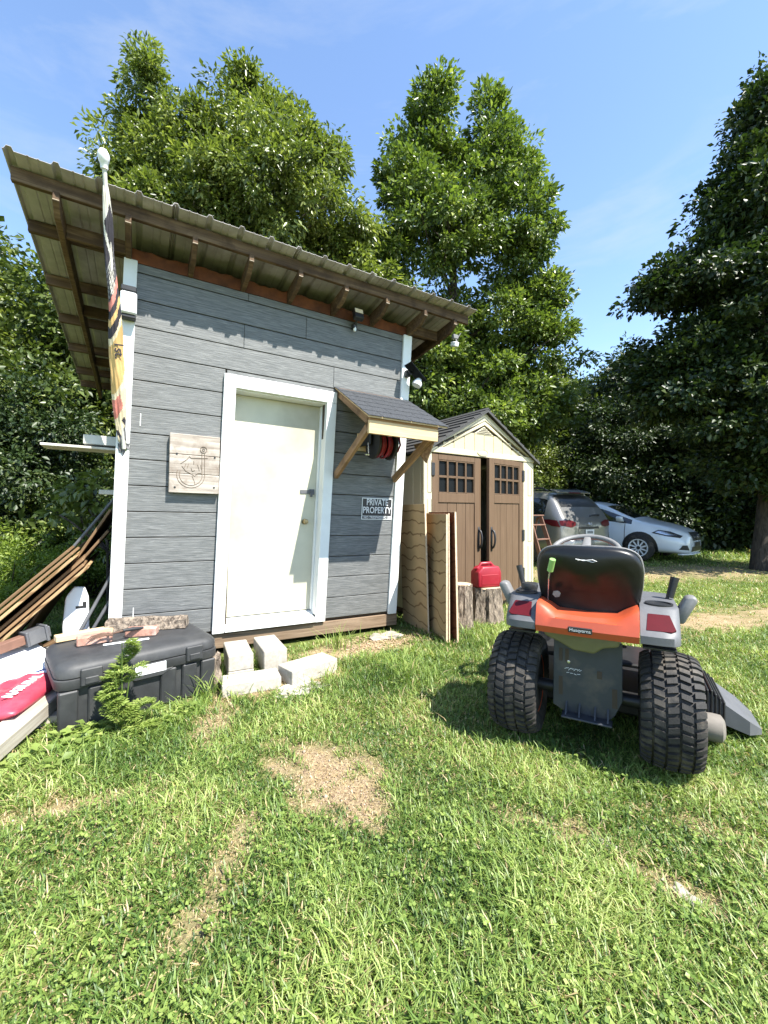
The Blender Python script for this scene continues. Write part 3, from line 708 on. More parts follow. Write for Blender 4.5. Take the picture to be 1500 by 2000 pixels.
part('handle', MB().tube([(-.10, 0, .235), (-.07, 0, .275), (.06, 0, .275), (.10, 0, .235)], .019, 10), 'red', fc, 60)
part('cap', MB().lathe([(.034, 0), (.036, .03), (.03, .045), (0, .047)], 16), 'red', fc, 40, Mx=Matrix.Translation((-.115, 0, .20)) @ Matrix.Rotation(R(-35), 4, 'Y'))
for s in (-1, 1): part('raised_rib', MB().box(-.12, .12, s * .085 - .004, s * .085 + .004, .035, .15, .003), 'red', fc)
ld = root('wooden_ladder', 'faded red wooden stepladder leaning beside the cream plastic shed', 'ladder', (2.60, 6.55, G(2.6, 6.55)), R(35))
def lb(name, p, q, sy, sz, mat='pink'): return bar(name, p, q, sy, sz, mat, ld)
for x in (-.0, .38):
    lb('rail', (x, .0, 0), (x + (-.04 if x else .04), .42, 1.22), .022, .07)
    lb('rear_leg', (x, .80, 0), (x + (-.04 if x else .04), .47, 1.2), .02, .04)
for k in range(5): t = (k + .6) / 5.2; lb('step', (.02, .42 * t, 1.22 * t), (.36, .42 * t, 1.22 * t), .09, .02)
lb('top_step', (.0, .44, 1.235), (.38, .44, 1.235), .14, .022)

# ------------------------------------------------------------------ black tote and what lies on it
TA = math.atan2(.647, .686)
tx = Vector((math.cos(TA), math.sin(TA), 0)); ty = Vector((-tx.y, tx.x, 0)); TO = Vector((-1.87, 2.39, 0))
TW, TD, TH = .93, .66, .42
tz = 0.
tt = root('storage_tote', 'big black plastic storage tote with ribbed front and closed lid by the shed corner', 'storage box', (TO.x, TO.y, tz), TA)
def rrect(x0, x1, y0, y1, r, n=5):
    pts = []
    for (cx, cy, a) in ((x1 - r, y0 + r, -90), (x1 - r, y1 - r, 0), (x0 + r, y1 - r, 90), (x0 + r, y0 + r, 180)):
        for i in range(n + 1): q = R(a + 90 * i / n); pts.append((cx + r * math.cos(q), cy + r * math.sin(q)))
    return pts
def rloft(spec, r):  # spec: (inset, z) list
    return MB().loft([[(x, y, z) for x, y in rrect(i, TW - i, i, TD - i, max(r - i * .3, .02))] for i, z in spec])
part('box_body', rloft([(.05, 0), (.045, .02), (.022, .30), (.022, .31)], .07), 'tote', tt, 45)
part('rim', rloft([(.0, .262), (-.004, .268), (-.004, .318), (.002, .322)], .08), 'tote', tt, 45)
part('lid', rloft([(.004, .324), (-.002, .330), (.0, .375), (.018, .398), (.05, .412), (.16, .42), (.30, .421)], .09), 'tote', tt, 45)
for k, x in enumerate((.06, .205, .345, .48, .60, .735, .86)):
    if k in (3,): continue
    part('rib', MB().prism([(.03, .012), (-.002, .255), (.06, .255), (.075, .012)], 'x', x - .048, x + .048, .008), 'tote', tt)
for x in (.17, .76):
    part('latch', MB().box(x - .055, x + .055, -.022, .004, .275, .375, .006).box(x - .035, x + .035, -.027, -.018, .285, .325, .004), 'tote', tt)
part('handle_recess', MB().prism([(.33, .262), (.40, .225), (.56, .225), (.63, .262)], 'y', -.004, .05, .004), 'tote', tt)
part('sticker', MB().box(.40, .58, -.0065, -.0045, .255, .315), 'whiteplastic', tt)
zt = tz + .4215
def on_t(x, y): return TO + tx * x + ty * y
# timber offcut
p = on_t(.05, .57); q = on_t(.58, .60)
b_ = bar('timber_offcut', (p.x, p.y, zt + .02), (q.x, q.y, zt + .02), .085, .038, 'newwood'); tag(b_, 'yellow timber offcut lying along the back of the black tote lid', 'timber')
def brick(label, x, y, rz, dz=0):
    o = thing('old_brick', label, 'brick', MB().box(-.098, .098, -.046, .046, 0, .057, .006), 'brick', Matrix.Translation((x, y, zt + dz)) @ Matrix.Rotation(rz, 4, 'Z'))
    return o
c = on_t(.24, .36); brick('pale worn brick on the tote lid under the rusty hand fork', c.x, c.y, R(38))
c = on_t(.52, .34); brick('reddish brick on the tote lid in front of the split log', c.x, c.y, R(16))
# split log
def splitlog():
    rings = []; n = 14; rn = random.Random(4)
    for i in range(12):
        t = i / 11; ring = []
        for k in range(n):
            a = math.pi * k / (n - 1); r = .088 * (1 + rn.uniform(-.12, .12)) * (1 - .12 * t)
            ring.append((-.27 + .54 * t, -r * math.cos(a) * .8, max(0, r * math.sin(a)) + rn.uniform(-.004, .004) * (0 < k < n - 1)))
        rings.append(ring)
    c = on_t(.60, .50)
    thing('split_log', 'split firewood log with grey bark lying at the back of the tote lid', 'log', MB().loft(rings), 'bark', Matrix.Translation((c.x, c.y, zt + .004)) @ Matrix.Rotation(R(14), 4, 'Z'))
splitlog()
c = on_t(.29, .27)
fk = root('hand_fork', 'rusty four-tined garden hand fork resting on the pale brick', 'garden tool', Mx=Matrix.Translation((c.x, c.y, zt + .064)) @ Matrix.Rotation(R(52), 4, 'Z') @ Matrix.Rotation(R(4), 4, 'Y'))
M['rustiron'] = flat('rusty_iron', (.10, .055, .035), .8, var=.4, scale=30)
for k in range(4): y = -.036 + .024 * k; part('tine', MB().tube([(.02, y * .8, 0), (-.02, y, .004), (-.07, y, -.006), (-.095, y, -.022)], [.005, .005, .004, .002], 6), 'rustiron', fk)
part('socket', MB().box(.015, .03, -.04, .04, -.005, .006, .003).tube([(.028, 0, 0), (.1, 0, .012)], .006), 'rustiron', fk)
part('grip', MB().tube([(.1, 0, .012), (.16, 0, .014), (.23, 0, .012)], [.011, .014, .010], 10), 'black', fk, 50)
p = on_t(.27, .25); q = on_t(.53, .20)
tag(bar('paint_stick', (p.x, p.y, zt + .005), (q.x, q.y, zt + .005), .028, .006, 'whiteplastic'), 'thin white paint stick lying on the tote lid by the fork', 'stick')

# ------------------------------------------------------------------ concrete step blocks
def block(label, x, y, a, L_, w_, h, z=0, tilt=0):
    thing('concrete_block', label, 'block', MB().box(-L_ / 2, L_ / 2, -w_ / 2, w_ / 2, 0, h, .006), 'conc', Matrix.Translation((x, y, G(x, y) + z)) @ Matrix.Rotation(a, 4, 'Z') @ Matrix.Rotation(tilt, 4, 'Y'))
block('concrete block laid end-on below the door, beside the black tote', -1.19, 3.42, R(116), .40, .185, .12, .07)
block('flat concrete block underneath the block beside the black tote', -1.185, 3.415, R(115), .40, .19, .075, -.006)
block('rough-faced concrete block laid end-on under the middle of the door sill', -.97, 3.56, R(118), .43, .185, .19)
block('concrete block lying flat in front of the two end-on blocks by the tote', -.985, 3.105, R(24), .41, .2, .09, .0)
block('concrete block at the front of the door step farthest from the tote', -.60, 3.33, R(44), .42, .21, .115, .0)
def rock(label, x, y, sx, sy, sz, seed, mat='conc', rz=0):
    rn = random.Random(seed); b = bmesh.new(); bmesh.ops.create_icosphere(b, subdivisions=3, radius=1)
    for v in b.verts:
        k = 1 + .16 * math.sin(v.co.x * 4 + seed) + .13 * math.sin(v.co.y * 5 + 2 * seed) + .08 * math.sin(v.co.z * 9 + v.co.x * 7) + rn.uniform(-.04, .04)
        v.co = Vector((v.co.x * k * sx, v.co.y * k * sy, (max(-.3, min(.62, v.co.z)) + .25) * k * sz))
    mb = MB().bm(b); thing('flat_stone', label, 'stone', mb, mat, Matrix.Translation((x, y, G(x, y) - .008)) @ Matrix.Rotation(rz, 4, 'Z'), 35)
rock('flat grey slab of stone in front of the concrete step', -.62, 3.09, .24, .09, .03, 2, rz=R(30))
rock('dark slate-like stone by the plywood foot in the shade', .02, 4.38, .16, .10, .05, 5, 'stone', rz=R(20))
rock('pale stone showing through the grass right of the bare streak', .86, 1.64, .045, .022, .018, 9, 'stone', rz=R(-25))
rock('pale stone sunk in the bare streak of soil', 1.03, 1.43, .024, .05, .016, 12, 'stone', rz=R(25))
rock('pale stone beside the mower tyre, sunk in the grass', 1.52, 4.35, .08, .05, .028, 15, 'stone')
def chunk():
    rn = random.Random(9); rings = []
    for i in range(7):
        t = i / 6; rings.append([((.06 + .02 * (1 - t)) * (1 + rn.uniform(-.3, .25)) * math.cos(a), (.05 + .03 * (1 - t)) * (1 + rn.uniform(-.3, .25)) * math.sin(a), -.02 + .27 * t + (rn.uniform(-.05, .02) if i == 6 else 0)) for a in [2 * math.pi * k / 16 for k in range(16)]])
    thing('rotten_log_end', 'rotten brown log end standing between the tote and the concrete blocks', 'log', MB().loft(rings), 'bark', Matrix.Translation((-1.30, 3.17, 0)))
chunk()

# ------------------------------------------------------------------ clutter left of the shed
for k in range(6):
    top = W(-.16 - .028 * k, -.42 + .026 * k, .12 - .05 * (k % 3)); bot = W(-.98 - .03 * k, -1.275 + .026 * k, .18 - .04 * (k % 3))
    lab = ['bottom-most brown panel of the stack leaning on the shed side', 'second brown panel from the bottom of the leaning stack', 'third brown panel from the bottom of the leaning stack', 'fourth brown panel from the bottom of the leaning stack', 'fifth brown panel, just under the top one of the leaning stack', 'topmost brown panel of the stack leaning on the shed side'][k]
    m, L_ = barM(top, bot, (0, 0, 1)); m.translation = m.translation - N * .75
    o = link('plywood_sheet', barmesh('plywood_sheet', L_ * (1 - .03 * (k % 2)), 1.5, .021, 'panelbrown' if k % 3 else 'ply'), m); tag(o, lab, 'plywood', 'panels leaning on the shed side')
for (lab, a, b, dd) in (('tall dark brown sheet leaning steeply on the shed side behind the stacked panels', W(-.03, .02, -.55), W(-.72, -1.26, -.50), 1.3), ('grey-brown sheet leaning on the shed side just in front of the tall dark sheet', W(-.05, -.16, -.42), W(-.84, -1.26, -.36), 1.2)):
    m, L_ = barM(a, b, (0, 0, 1)); m.translation = m.translation - N * .45
    tag(link('plywood_sheet', barmesh('plywood_sheet', L_, dd, .02, 'panelbrown'), m), lab, 'panel')
for (lab, a, b) in (('short dark board lying behind the white plastic panel', (-2.62, 3.42, .10), (-2.15, 3.25, .14)), ('narrow scrap board propped under the leaning panel stack', (-2.95, 3.0, .06), (-2.5, 3.35, .34)), ('rough scrap plank beside the solar lantern post', (-2.95, 2.75, .10), (-2.62, 3.2, .30)), ('thin scrap lath lying across the gap behind the black tote', (-2.55, 3.12, .20), (-2.12, 3.32, .26)), ('broken board end sticking out from under the leaning stack', (-3.0, 3.2, .14), (-2.45, 3.28, .20))):
    tag(bar('scrap_board', a, b, .12, .03, 'panelbrown'), lab, 'board')
wp = root('white_plastic_panel', 'white plastic panel with rounded top standing behind the black tote', 'panel', (-2.44, 3.34, 0), R(35))
prof = [(-.085, 0), (.085, 0), (.075, .62), (.05, .70), (-.02, .71), (-.075, .63), (-.095, .40)]
part('shell', MB().prism(prof, 'y', -.02, .02, .012, seg=2), 'whiteplastic', wp, 50)
part('slot', MB().box(-.01, .06, -.0225, -.0205, .535, .555), 'black', wp); part('slot', MB().box(.035, .06, -.0225, -.0205, .5555, .585), 'black', wp)
beam = bar('timber_beam', (-2.17, 2.86, .115), (-1.93, 1.95, .115), .14, .085, 'greywood', up=(0, 0, 1), c=.006); tag(beam, 'thick weathered grey timber lying in front of the red bag', 'timber')
tag(bar('timber_prop', (-2.3, 2.5, .032), (-1.85, 2.6, .032), .09, .08, 'greywood'), 'short timber prop under the weathered grey beam', 'timber')
def bag():
    b = bmesh.new(); nx, ny = 26, 18; L_, w_ = .78, .46
    g = {}
    for s in (1, -1):
        for i in range(nx + 1):
            for j in range(ny + 1):
                u, v = i / nx * 2 - 1, j / ny * 2 - 1
                e = max(0, (1 - abs(u) ** 3.2) * (1 - abs(v) ** 3.0)); z = s * (.072 * e ** .55 + (.008 * math.sin(9 * u + 4 * v) + .006 * math.sin(15 * v - 6 * u)) * e)
                if s < 0 and (i in (0, nx) or j in (0, ny)): g[s, i, j] = g[1, i, j]; continue
                g[s, i, j] = b.verts.new((u * L_ / 2, v * w_ / 2, z))
    mats = []
    for s in (1, -1):
        for i in range(nx):
            for j in range(ny):
                q = [g[s, i, j], g[s, i + 1, j], g[s, i + 1, j + 1], g[s, i, j + 1]]
                f = b.faces.new(q if s > 0 else q[::-1]); t = i / nx; f.material_index = 0 if t < .62 else 1 if t < .66 else 2 if t < .80 else 3
    me = bpy.data.meshes.new('bag_skin'); b.to_mesh(me); b.free()
    for m_ in ('bagred', 'whiteplastic', 'blue', 'cyan'): me.materials.append(M[m_])
    me.polygons.foreach_set('use_smooth', [True] * len(me.polygons))
    r_ = root('mulch_bag', 'red and blue plastic bag lying beside the weathered grey timber', 'bag', Mx=Matrix.Translation((-2.33, 2.62, .155)) @ Matrix.Rotation(R(104), 4, 'Z') @ Matrix.Rotation(R(-9), 4, 'X'))
    link('bag_skin', me, None, r_)
    # lettering reads towards the house, on the near edge of the bag
    part('lettering', text_mesh('NATURAL', .075, 'whiteplastic', .002, .001), None, r_, Mx=Matrix.Translation((-.10, -.135, .070)) @ Matrix.Rotation(R(14), 4, 'X'))
    part('lettering', text_mesh('B', .11, 'whiteplastic', .002, .001), None, r_, Mx=Matrix.Translation((-.24, -.02, .075)))
    part('lettering', text_mesh('SE', .10, 'whiteplastic', .002, .001), None, r_, Mx=Matrix.Translation((.25, .02, .068)) @ Matrix.Rotation(R(8), 4, 'Y'))
bag()
tag(bar('timber_prop', (-2.45, 2.35, .045), (-2.2, 2.95, .045), .3, .075, 'greywood'), 'low grey timber block under the red and blue bag', 'timber')
wb = thing('white_board', 'large dirty white board lying slanted over the red and blue bag', 'board', MB().box(-.42, .42, -.24, .24, -.008, .008, .003), 'whiteplastic', Matrix.Translation((-2.66, 2.68, .255)) @ Matrix.Rotation(R(60), 4, 'Z') @ Matrix.Rotation(R(-6), 4, 'Y') @ Matrix.Rotation(R(10), 4, 'X'))
ln = root('solar_lantern', 'grey solar path lantern with small panes lying on a post among the scrap', 'lantern', Mx=Matrix.Translation((-2.56, 3.0, .395)) @ Matrix.Rotation(R(66), 4, 'Z') @ Matrix.Rotation(R(80), 4, 'Y'))
part('lamp_body', MB().box(-.045, .045, -.045, .045, 0, .10, .003), 'signwhite', ln)
for z in (0, .047, .094): part('frame_band', MB().box(-.048, .048, -.048, .048, z, z + .007, .001), 'greyp', ln)
for x in (-.046, -.016, .014, .044):
    part('frame_bar', MB().box(x - .003, x + .003, -.0485, .0485, 0, .10), 'greyp', ln); part('frame_bar', MB().box(-.0487, .0487, x - .003, x + .003, 0, .10), 'greyp', ln)
part('cap', MB().prism([(-.062, -.062), (.062, -.062), (.062, .062), (-.062, .062)], 'z', .1015, .12, .006).box(-.04, .04, -.04, .04, .12, .14, .004), 'greyp', ln)
part('base', MB().box(-.053, .053, -.053, .053, -.016, -.0005, .004), 'greyp', ln)
part('post', MB().box(-.032, .032, -.032, .032, -.62, -.017, .004), 'pink', ln)
tag(bar('timber_prop', (-2.75, 3.05, .12), (-2.45, 3.15, .12), .1, .33, 'greywood'), 'dark scrap timber under the solar lantern', 'timber')
# boards on a rack on the side wall, long handles leaning there
for (lab, a, b, sy, sz) in (('thick white board end sticking out of the side wall rack', W(-.235, .585, -.30), W(.004, .585, -.30), .20, .075),
                            ('thin white board sticking out farthest from the side wall rack', W(-.50, .515, -.28), W(.004, .515, -.28), .24, .02),
                            ('pale pipe end sticking out of the lower side wall rack', W(-.13, .17, -.42), W(.004, .17, -.42), .06, .04)):
    tag(bar('rack_board', a, b, sy, sz, 'pvc'), lab, 'board')
for (lab, a, b) in (('dark grey pole leaning on the shed side above the stacked panels', W(-.34, -.36, -.55), W(-.02, .12, -.5)),
                    ('thin tool handle leaning behind the white plastic panel', W(-.30, -1.2, .05), W(-.0, -.52, -.05)),
                    ('lower thin tool handle leaning behind the white plastic panel', W(-.25, -1.24, .02), W(.0, -.72, -.05))):
    mb = MB(); Mx, L_ = barM(a, b); thing('tool_handle', lab, 'pole', mb.tube([(-L_ / 2, 0, 0), (0, .004, 0), (L_ / 2, 0, 0)], .013, 8), 'greyp', Mx, 50)

# ------------------------------------------------------------------ riding mower
mw = root('riding_mower', 'orange riding lawn mower with black seat parked on the grass', 'lawn mower', (1.137, 2.334, G(1.137, 2.334) + .005), R(-30))
def tyre_mesh(r, wd, lugs=True):
    prof = []; n = 48
    for i in range(13):
        a = math.pi * i / 12; prof.append((r - .022 - .075 * (1 - math.sin(a) ** .45), -wd / 2 * math.cos(a) * .98))
    prof = [(r * .52, -wd * .40)] + prof + [(r * .52, wd * .40)]
    mb = MB().lathe(prof, n, 'x')
    if lugs:
        rows = 5; cnt = 40; h = .016
        def rad(x): s = max(0., 1 - (2 * x / wd) ** 2) ** .5; return r - .023 - .075 * (1 - s ** .45 if s > 0 else 1)
        for j in range(rows):
            for k in range(cnt):
                a0 = 2 * math.pi * (k + .5 * (j % 2)) / cnt; xc = -wd / 2 + wd * (j + .5) / rows; hw = wd / rows * .46; da = 2 * math.pi / cnt * .33
                sgn = 1 if j % 2 else -1
                vs = []
                for lvl, sc_l in ((-.012, 1), (h, .86)):
                    for (dx, dd) in ((-hw, -da - .022 * sgn), (0, -da + .0), (hw, -da + .022 * sgn), (hw, da + .022 * sgn), (0, da), (-hw, da - .022 * sgn)):
                        x = xc + dx * sc_l; rr = rad(x) + lvl; a = a0 + dd * sc_l
                        vs.append((x, rr * math.cos(a), rr * math.sin(a)))
                mb.add(vs, [(0, 1, 4, 5), (1, 2, 3, 4), (6, 7, 10, 11), (7, 8, 9, 10)] + [(i, (i + 1) % 6, 6 + (i + 1) % 6, 6 + i) for i in range(6)])
    return mb
tyre = tyre_mesh(.292, .265).mesh('tyre', 'rubber', 35)
rim = MB().lathe([(.0, -.03), (.05, -.03), (.06, -.06), (.12, -.07), (.155, -.11), (.16, -.11), (.16, .11), (.155, .11), (.12, .03), (.0, .03)], 28, 'x').mesh('rim', 'orange', 40)
for s in (-1, 1):
    wh = root('rear_wheel', None, None, (s * .37, 0, .290)); wh.parent = mw; wh.matrix_basis = Matrix.Translation((s * .37, 0, .290)) @ Matrix.Rotation(.13 * s, 4, 'X')
    part('tyre', tyre, None, wh); part('rim', rim, None, wh)
ft = tyre_mesh(.19, .15, False).mesh('tyre', 'rubber', 35); fr_ = MB().lathe([(.0, -.04), (.08, -.05), (.11, -.07), (.11, .07), (.08, .05), (.0, .04)], 20, 'x').mesh('rim', 'orange', 40)
for s in (-1, 1):
    wh = root('front_wheel', None, None); wh.parent = mw; wh.matrix_basis = Matrix.Translation((s * .40, 1.30, .19))
    part('tyre', ft, None, wh); part('rim', fr_, None, wh)
def mp(name, mb, mat, smooth=None, Mx=None, parent=mw): return part(name, mb, mat, parent, smooth, Mx)
mp('chassis', MB().box(-.15, .15, -.05, 1.45, .30, .48, .01).tube([(-.36, 0, .29), (.36, 0, .29)], .035, 10).tube([(-.38, 1.30, .19), (.38, 1.30, .19)], .025, 8).box(-.13, .13, -.06, .15, .23, .36, .02), 'black', 40)
PM = Matrix.Translation((0, .10, .012))
rp = mp('rear_plate', MB().prism([(-.165, .60), (-.17, .22), (-.10, .185), (.10, .185), (.13, .22), (.165, .30), (.165, .60)], 'y', -.205, -.195, .002), 'steel', Mx=PM)
mp('hitch_tongue', MB().box(-.12, .12, -.28, -.205, .186, .196, .003), 'steel', Mx=PM)
for x in (-.10, -.035, .04, .10): mp('hitch_tab', MB().prism([(-.26, .197), (-.207, .197), (-.207, .25)], 'x', x - .004, x + .004), 'steel', Mx=PM)
for (x, z, hw, hh) in ((-.13, .50, .009, .035), (-.098, .50, .009, .035), (-.13, .33, .010, .05), (.06, .42, .012, .02), (.13, .31, .012, .05)):
    part('plate_slot', MB().box(x - hw, x + hw, -.2075, -.2055, z - hh, z + hh), 'line', rp)
part('bolt', MB().lathe([(0, -.006), (.008, -.004), (.010, 0)], 10, 'y'), 'chrome', rp, 40, Mx=Matrix.Translation((-.09, -.2055, .465)))
sc2 = MB()
for i in range(9):
    x = -.11 + i * .009; sc2.tube([(x, -.2065, .425 + .006 * math.sin(i * 2.3)), (x + .012, -.2065, .432 + .006 * math.sin(i * 3.1))], .0012, 4)
    if i % 2: sc2.tube([(x, -.2065, .405), (x + .014, -.2065, .404 + .004 * math.sin(i))], .0012, 4)
part('worn_lettering', sc2, 'whiteplastic', rp)
mp('fuel_tank', MB().prism([(-.21, .665), (-.20, .63), (-.12, .60), (-.06, .57), (.04, .565), (.08, .60), (.15, .615), (.16, .665)], 'y', -.20, .05, .012, seg=2), 'tank', 50)
# fenders
def fend():
    rings = []; xs = [.79 * q for q in (-.30, -.285, -.26, -.225, -.18, -.1, 0, .1, .18, .225, .26, .285, .30)]
    for x in xs:
        dip = np.interp(abs(x) / .79, [0, .18, .235, .285, .30], [.055, .05, .02, 0, 0]); rb = .012 * (1 - (x / .3) ** 2)
        zt_ = .762 - dip
        rings.append([(x, y + .10, z + .05) for y, z in ((-.315 - rb, .605), (-.338 - rb, .610), (-.352 - rb, .645), (-.340 - rb, .690), (-.322 - rb, zt_ - .02), (-.30 - rb, zt_ - .002), (-.25, zt_), (.30, zt_), (.30, zt_ - .02), (-.24, zt_ - .03))])
    return MB().loft(rings)
mp('rear_fender', fend(), 'orange', 35)
bg = mp('badge', MB().box(-.055, .055, -.378, -.3655, .634, .662, .002), 'black', Mx=Matrix.Translation((-.02, .104, .048)))
part('lettering', text_mesh('Husqvarna', .023, 'signwhite', .0003), None, bg, Mx=Matrix.Translation((0, -.3785, .648)) @ Matrix.Rotation(R(90), 4, 'X'))
for s in (-1, 1):
    prof = [(y + .10, z + .05) for y, z in ((-.335, .612), (-.352, .618), (-.352, .655), (-.335, .672), (-.225, .765), (-.20, .772), (.24, .772), (.26, .60), (.24, .60), (.21, .74), (-.19, .74))]
    def ring(x, k, out): return [(x, y * (1 - k) + .05 * k, z if z < .71 else z - .02 * k) for y, z in prof]
    xs = [(.240, 0), (.33, 0), (.375, .03), (.395, .10), (.405, .20)]
    mb = MB().loft([ring(s * x, k, 0) for x, k in xs])
    sf = mp('side_fender', mb, 'greyp', 35)
    q = [(.265, -.328), (.368, -.326), (.384, -.316), (.362, -.252), (.273, -.252)]
    def zz(y): return .672 + (y + .335) / .11 * .093
    vs = [(s * x, y + .0985, zz(y) + .052) for x, y in q] + [(s * x, y + .104, zz(y) + .044) for x, y in q]
    part('tail_light', MB().add(vs, [(0, 1, 2, 3, 4), (9, 8, 7, 6, 5)] + [(i, 5 + i, 5 + (i + 1) % 5, (i + 1) % 5) for i in range(5)]), 'lens', sf)
    part('cup_holder', MB().lathe([(.062, .774), (.062, .780), (.052, .780), (.048, .76), (.0, .758)], 24), 'black', sf, 40, Mx=Matrix.Translation((s * .325, -.04, .05)))
    wing = MB().prism([(-.05, .66), (.06, .66), (.10, .80), (.09, .835), (.03, .835), (.02, .81)], 'y', -.02, .16, .012, seg=2)
    mp('grab_handle', MB().prism([(s * a, b) for a, b in ((.41, .70), (.465, .69), (.525, .815), (.51, .835), (.475, .83))], 'y', -.10, -.02, .012, seg=2), 'lightgrey', 50, Mx=Matrix.Translation((-s * .035, .06, .04)))
    mp('fender_well', MB().box(*((.25, .39) if s > 0 else (-.39, -.25)), -.20, .28, .630, .642, .003), 'black')
mp('fuel_cap', MB().lathe([(.045, .775), (.05, .80), (.045, .815), (.0, .818)], 20), 'black', 40, Mx=Matrix.Translation((-.325, .05, .05)))
mp('height_lever', MB().tube([(.36, .14, .80), (.385, .15, .85)], .008).tube([(.385, .15, .83), (.41, .16, .94)], [.018, .021], 12), 'black', 50)
mp('drive_lever', MB().tube([(-.35, .10, .80), (-.37, .10, .86)], .008).tube([(-.37, .10, .84), (-.40, .11, .96)], [.014, .019], 12), 'black', 50)
# seat
def seatback():
    rings = []
    def sup(wd, z0, z1, y, n=44):
        out = []
        for k in range(n):
            a = 2 * math.pi * k / n; ca, sa = math.cos(a), math.sin(a); e = .5
            x = math.copysign(abs(ca) ** e, ca); z = math.copysign(abs(sa) ** (e * 1.05), sa); zz_ = (z + 1) / 2
            wv = wd * (.88 + .12 * min(1, zz_ * 1.7)); yy = y - .07 + .05 * (1 - zz_) - .05 * zz_ + .02 * x * x
            out.append((wv * x, yy, z0 + (z1 - z0) * zz_))
        return out
    for (sc, y) in ((.30, -.050), (.70, -.048), (.92, -.043), (.98, -.030), (1.0, -.008), (1.0, .015), (.97, .035), (.85, .05), (.6, .052), (.3, .045)):
        c = .905; h = .205; rings.append(sup(.262 * sc, c - h * sc, c + h * sc, y))
    return MB().loft(rings)
st = mp('seat', seatback(), 'vinyl', 50)
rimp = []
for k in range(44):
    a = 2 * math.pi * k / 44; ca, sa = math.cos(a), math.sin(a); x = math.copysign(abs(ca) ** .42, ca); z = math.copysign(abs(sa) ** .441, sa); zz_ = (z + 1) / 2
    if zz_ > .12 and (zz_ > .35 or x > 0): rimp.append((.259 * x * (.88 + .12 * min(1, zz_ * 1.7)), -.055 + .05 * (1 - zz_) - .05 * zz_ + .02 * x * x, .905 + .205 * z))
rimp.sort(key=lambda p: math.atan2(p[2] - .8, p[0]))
part('rim_highlight', MB().tube(rimp, .006, 6), 'vinylrim', st, 60)  # pale tube painted in as the highlight along the seat rim
part('cushion', MB().prism([(-.04, .73), (.36, .74), (.40, .78), (.36, .84), (-.02, .83)], 'x', -.23, .23, .03, seg=3), 'vinyl', st, 50)
part('seat_base', MB().box(-.20, .20, -.10, .30, .69, .735, .01).box(-.19, .20, -.16, -.02, .69, .72, .008), 'black', st)
part('white_scuff', MB().prism([(-.17, .84), (-.155, .825), (-.135, .83), (-.128, .85), (-.14, .862), (-.165, .858)], 'y', -.127, -.12), 'vinylrim', st)
part('tied_cord', MB().tube([(-.05, -.172, 1.045), (-.01, -.168, 1.038), (.03, -.170, 1.045), (.05, -.169, 1.038), (.03, -.168, 1.032), (-.01, -.167, 1.042), (-.04, -.165, 1.038)], .0022, 5), 'signwhite', st)
rv_ = mp('seat_lever', MB().tube([(-.20, -.08, .80), (-.185, -.16, .93), (-.172, -.18, 1.0)], .004), 'chrome')
part('grip', MB().tube([(-.175, -.175, .975), (-.158, -.20, 1.04)], .016, 12), 'paleleaf', rv_, 50)
# steering wheel, dash and hood
sw = mp('steering_wheel', MB().tube([(.205 * math.cos(R(a)), .205 * math.sin(R(a)), 0) for a in range(0, 360, 12)], .018, 10, closed=True), 'lightgrey', 60, Mx=Matrix.Translation((-.06, .58, 1.032)) @ Matrix.Rotation(R(24), 4, 'X'))
for a in (90, 200, -20): part('spoke', MB().prism([(0, -.035), (.195, -.022), (.195, .022), (0, .035)], 'z', -.016, .006, .006, mat=Matrix.Rotation(R(a), 4, 'Z')), 'lightgrey', sw, 50)
part('hub', MB().lathe([(.055, -.03), (.055, .01), (.03, .018), (0, .02)], 20), 'lightgrey', sw, 40)
mp('steering_column', MB().tube([(-.02, .68, .78), (-.02, .61, 1.04)], .03, 12), 'black', 50)
mp('dashboard', MB().prism([(.62, .45), (.62, .86), (.68, .93), (.80, .95), (.84, .45)], 'x', -.24, .24, .02, seg=2), 'black', 50)
hrings = []
for (y, wd, z1) in ((.78, .24, .96), (.84, .262, .975), (1.1, .262, .95), (1.4, .25, .90), (1.62, .225, .82), (1.70, .18, .72)):
    hrings.append([(wd, y, .42), (wd * 1.03, y, .60), (wd, y, z1 - .12), (wd * .8, y, z1 - .03), (wd * .4, y, z1), (-wd * .4, y, z1), (-wd * .8, y, z1 - .03), (-wd, y, z1 - .12), (-wd * 1.03, y, .60), (-wd, y, .42)])
hd_ = mp('hood', MB().loft(hrings), 'orange', 35)
for s in (-1, 1):
    part('side_vent', MB().prism([(.88, .80), (1.08, .79), (1.05, .85), (.90, .86)], 'x', s * .262 - .006, s * .262 + .006), 'black', hd_)
    part('headlight', MB().prism([(s * .06, .66), (s * .19, .66), (s * .17, .75), (s * .07, .77)], 'y', 1.66, 1.704), 'whiteplastic', hd_)
mp('mower_deck', MB().prism(rrect(-.55, .50, .28, 1.08, .16), 'z', .09, .21, .015), 'black')
for (x, y) in ((.60, .36), (-.58, .36)): mp('gauge_wheel', MB().lathe([(.0, -.035), (.05, -.04), (.072, -.028), (.075, 0), (.072, .028), (.05, .04), (.0, .035)], 22, 'x'), 'gaugewheel', 50, Mx=Matrix.Translation((x, y, .09)) @ Matrix.Diagonal((1.3, 1, 1, 1)))
for (x, y) in ((.53, .36), (-.52, .36)): mp('wheel_bracket', MB().box(x - .05, x + .05, y - .02, y + .02, .08, .14, .004), 'black')
ch = mp('discharge_chute', MB().loft([[(x, y0, z1), (x, y1, z1), (x, y1, z0), (x, y0, z0)] for x, y0, y1, z0, z1 in ((.50, .46, .84, .12, .26), (.58, .46, .86, .11, .255), (.60, .45, .86, .10, .24), (.78, .46, .84, .045, .12), (.845, .53, .78, .035, .065))]), 'greyp', None)
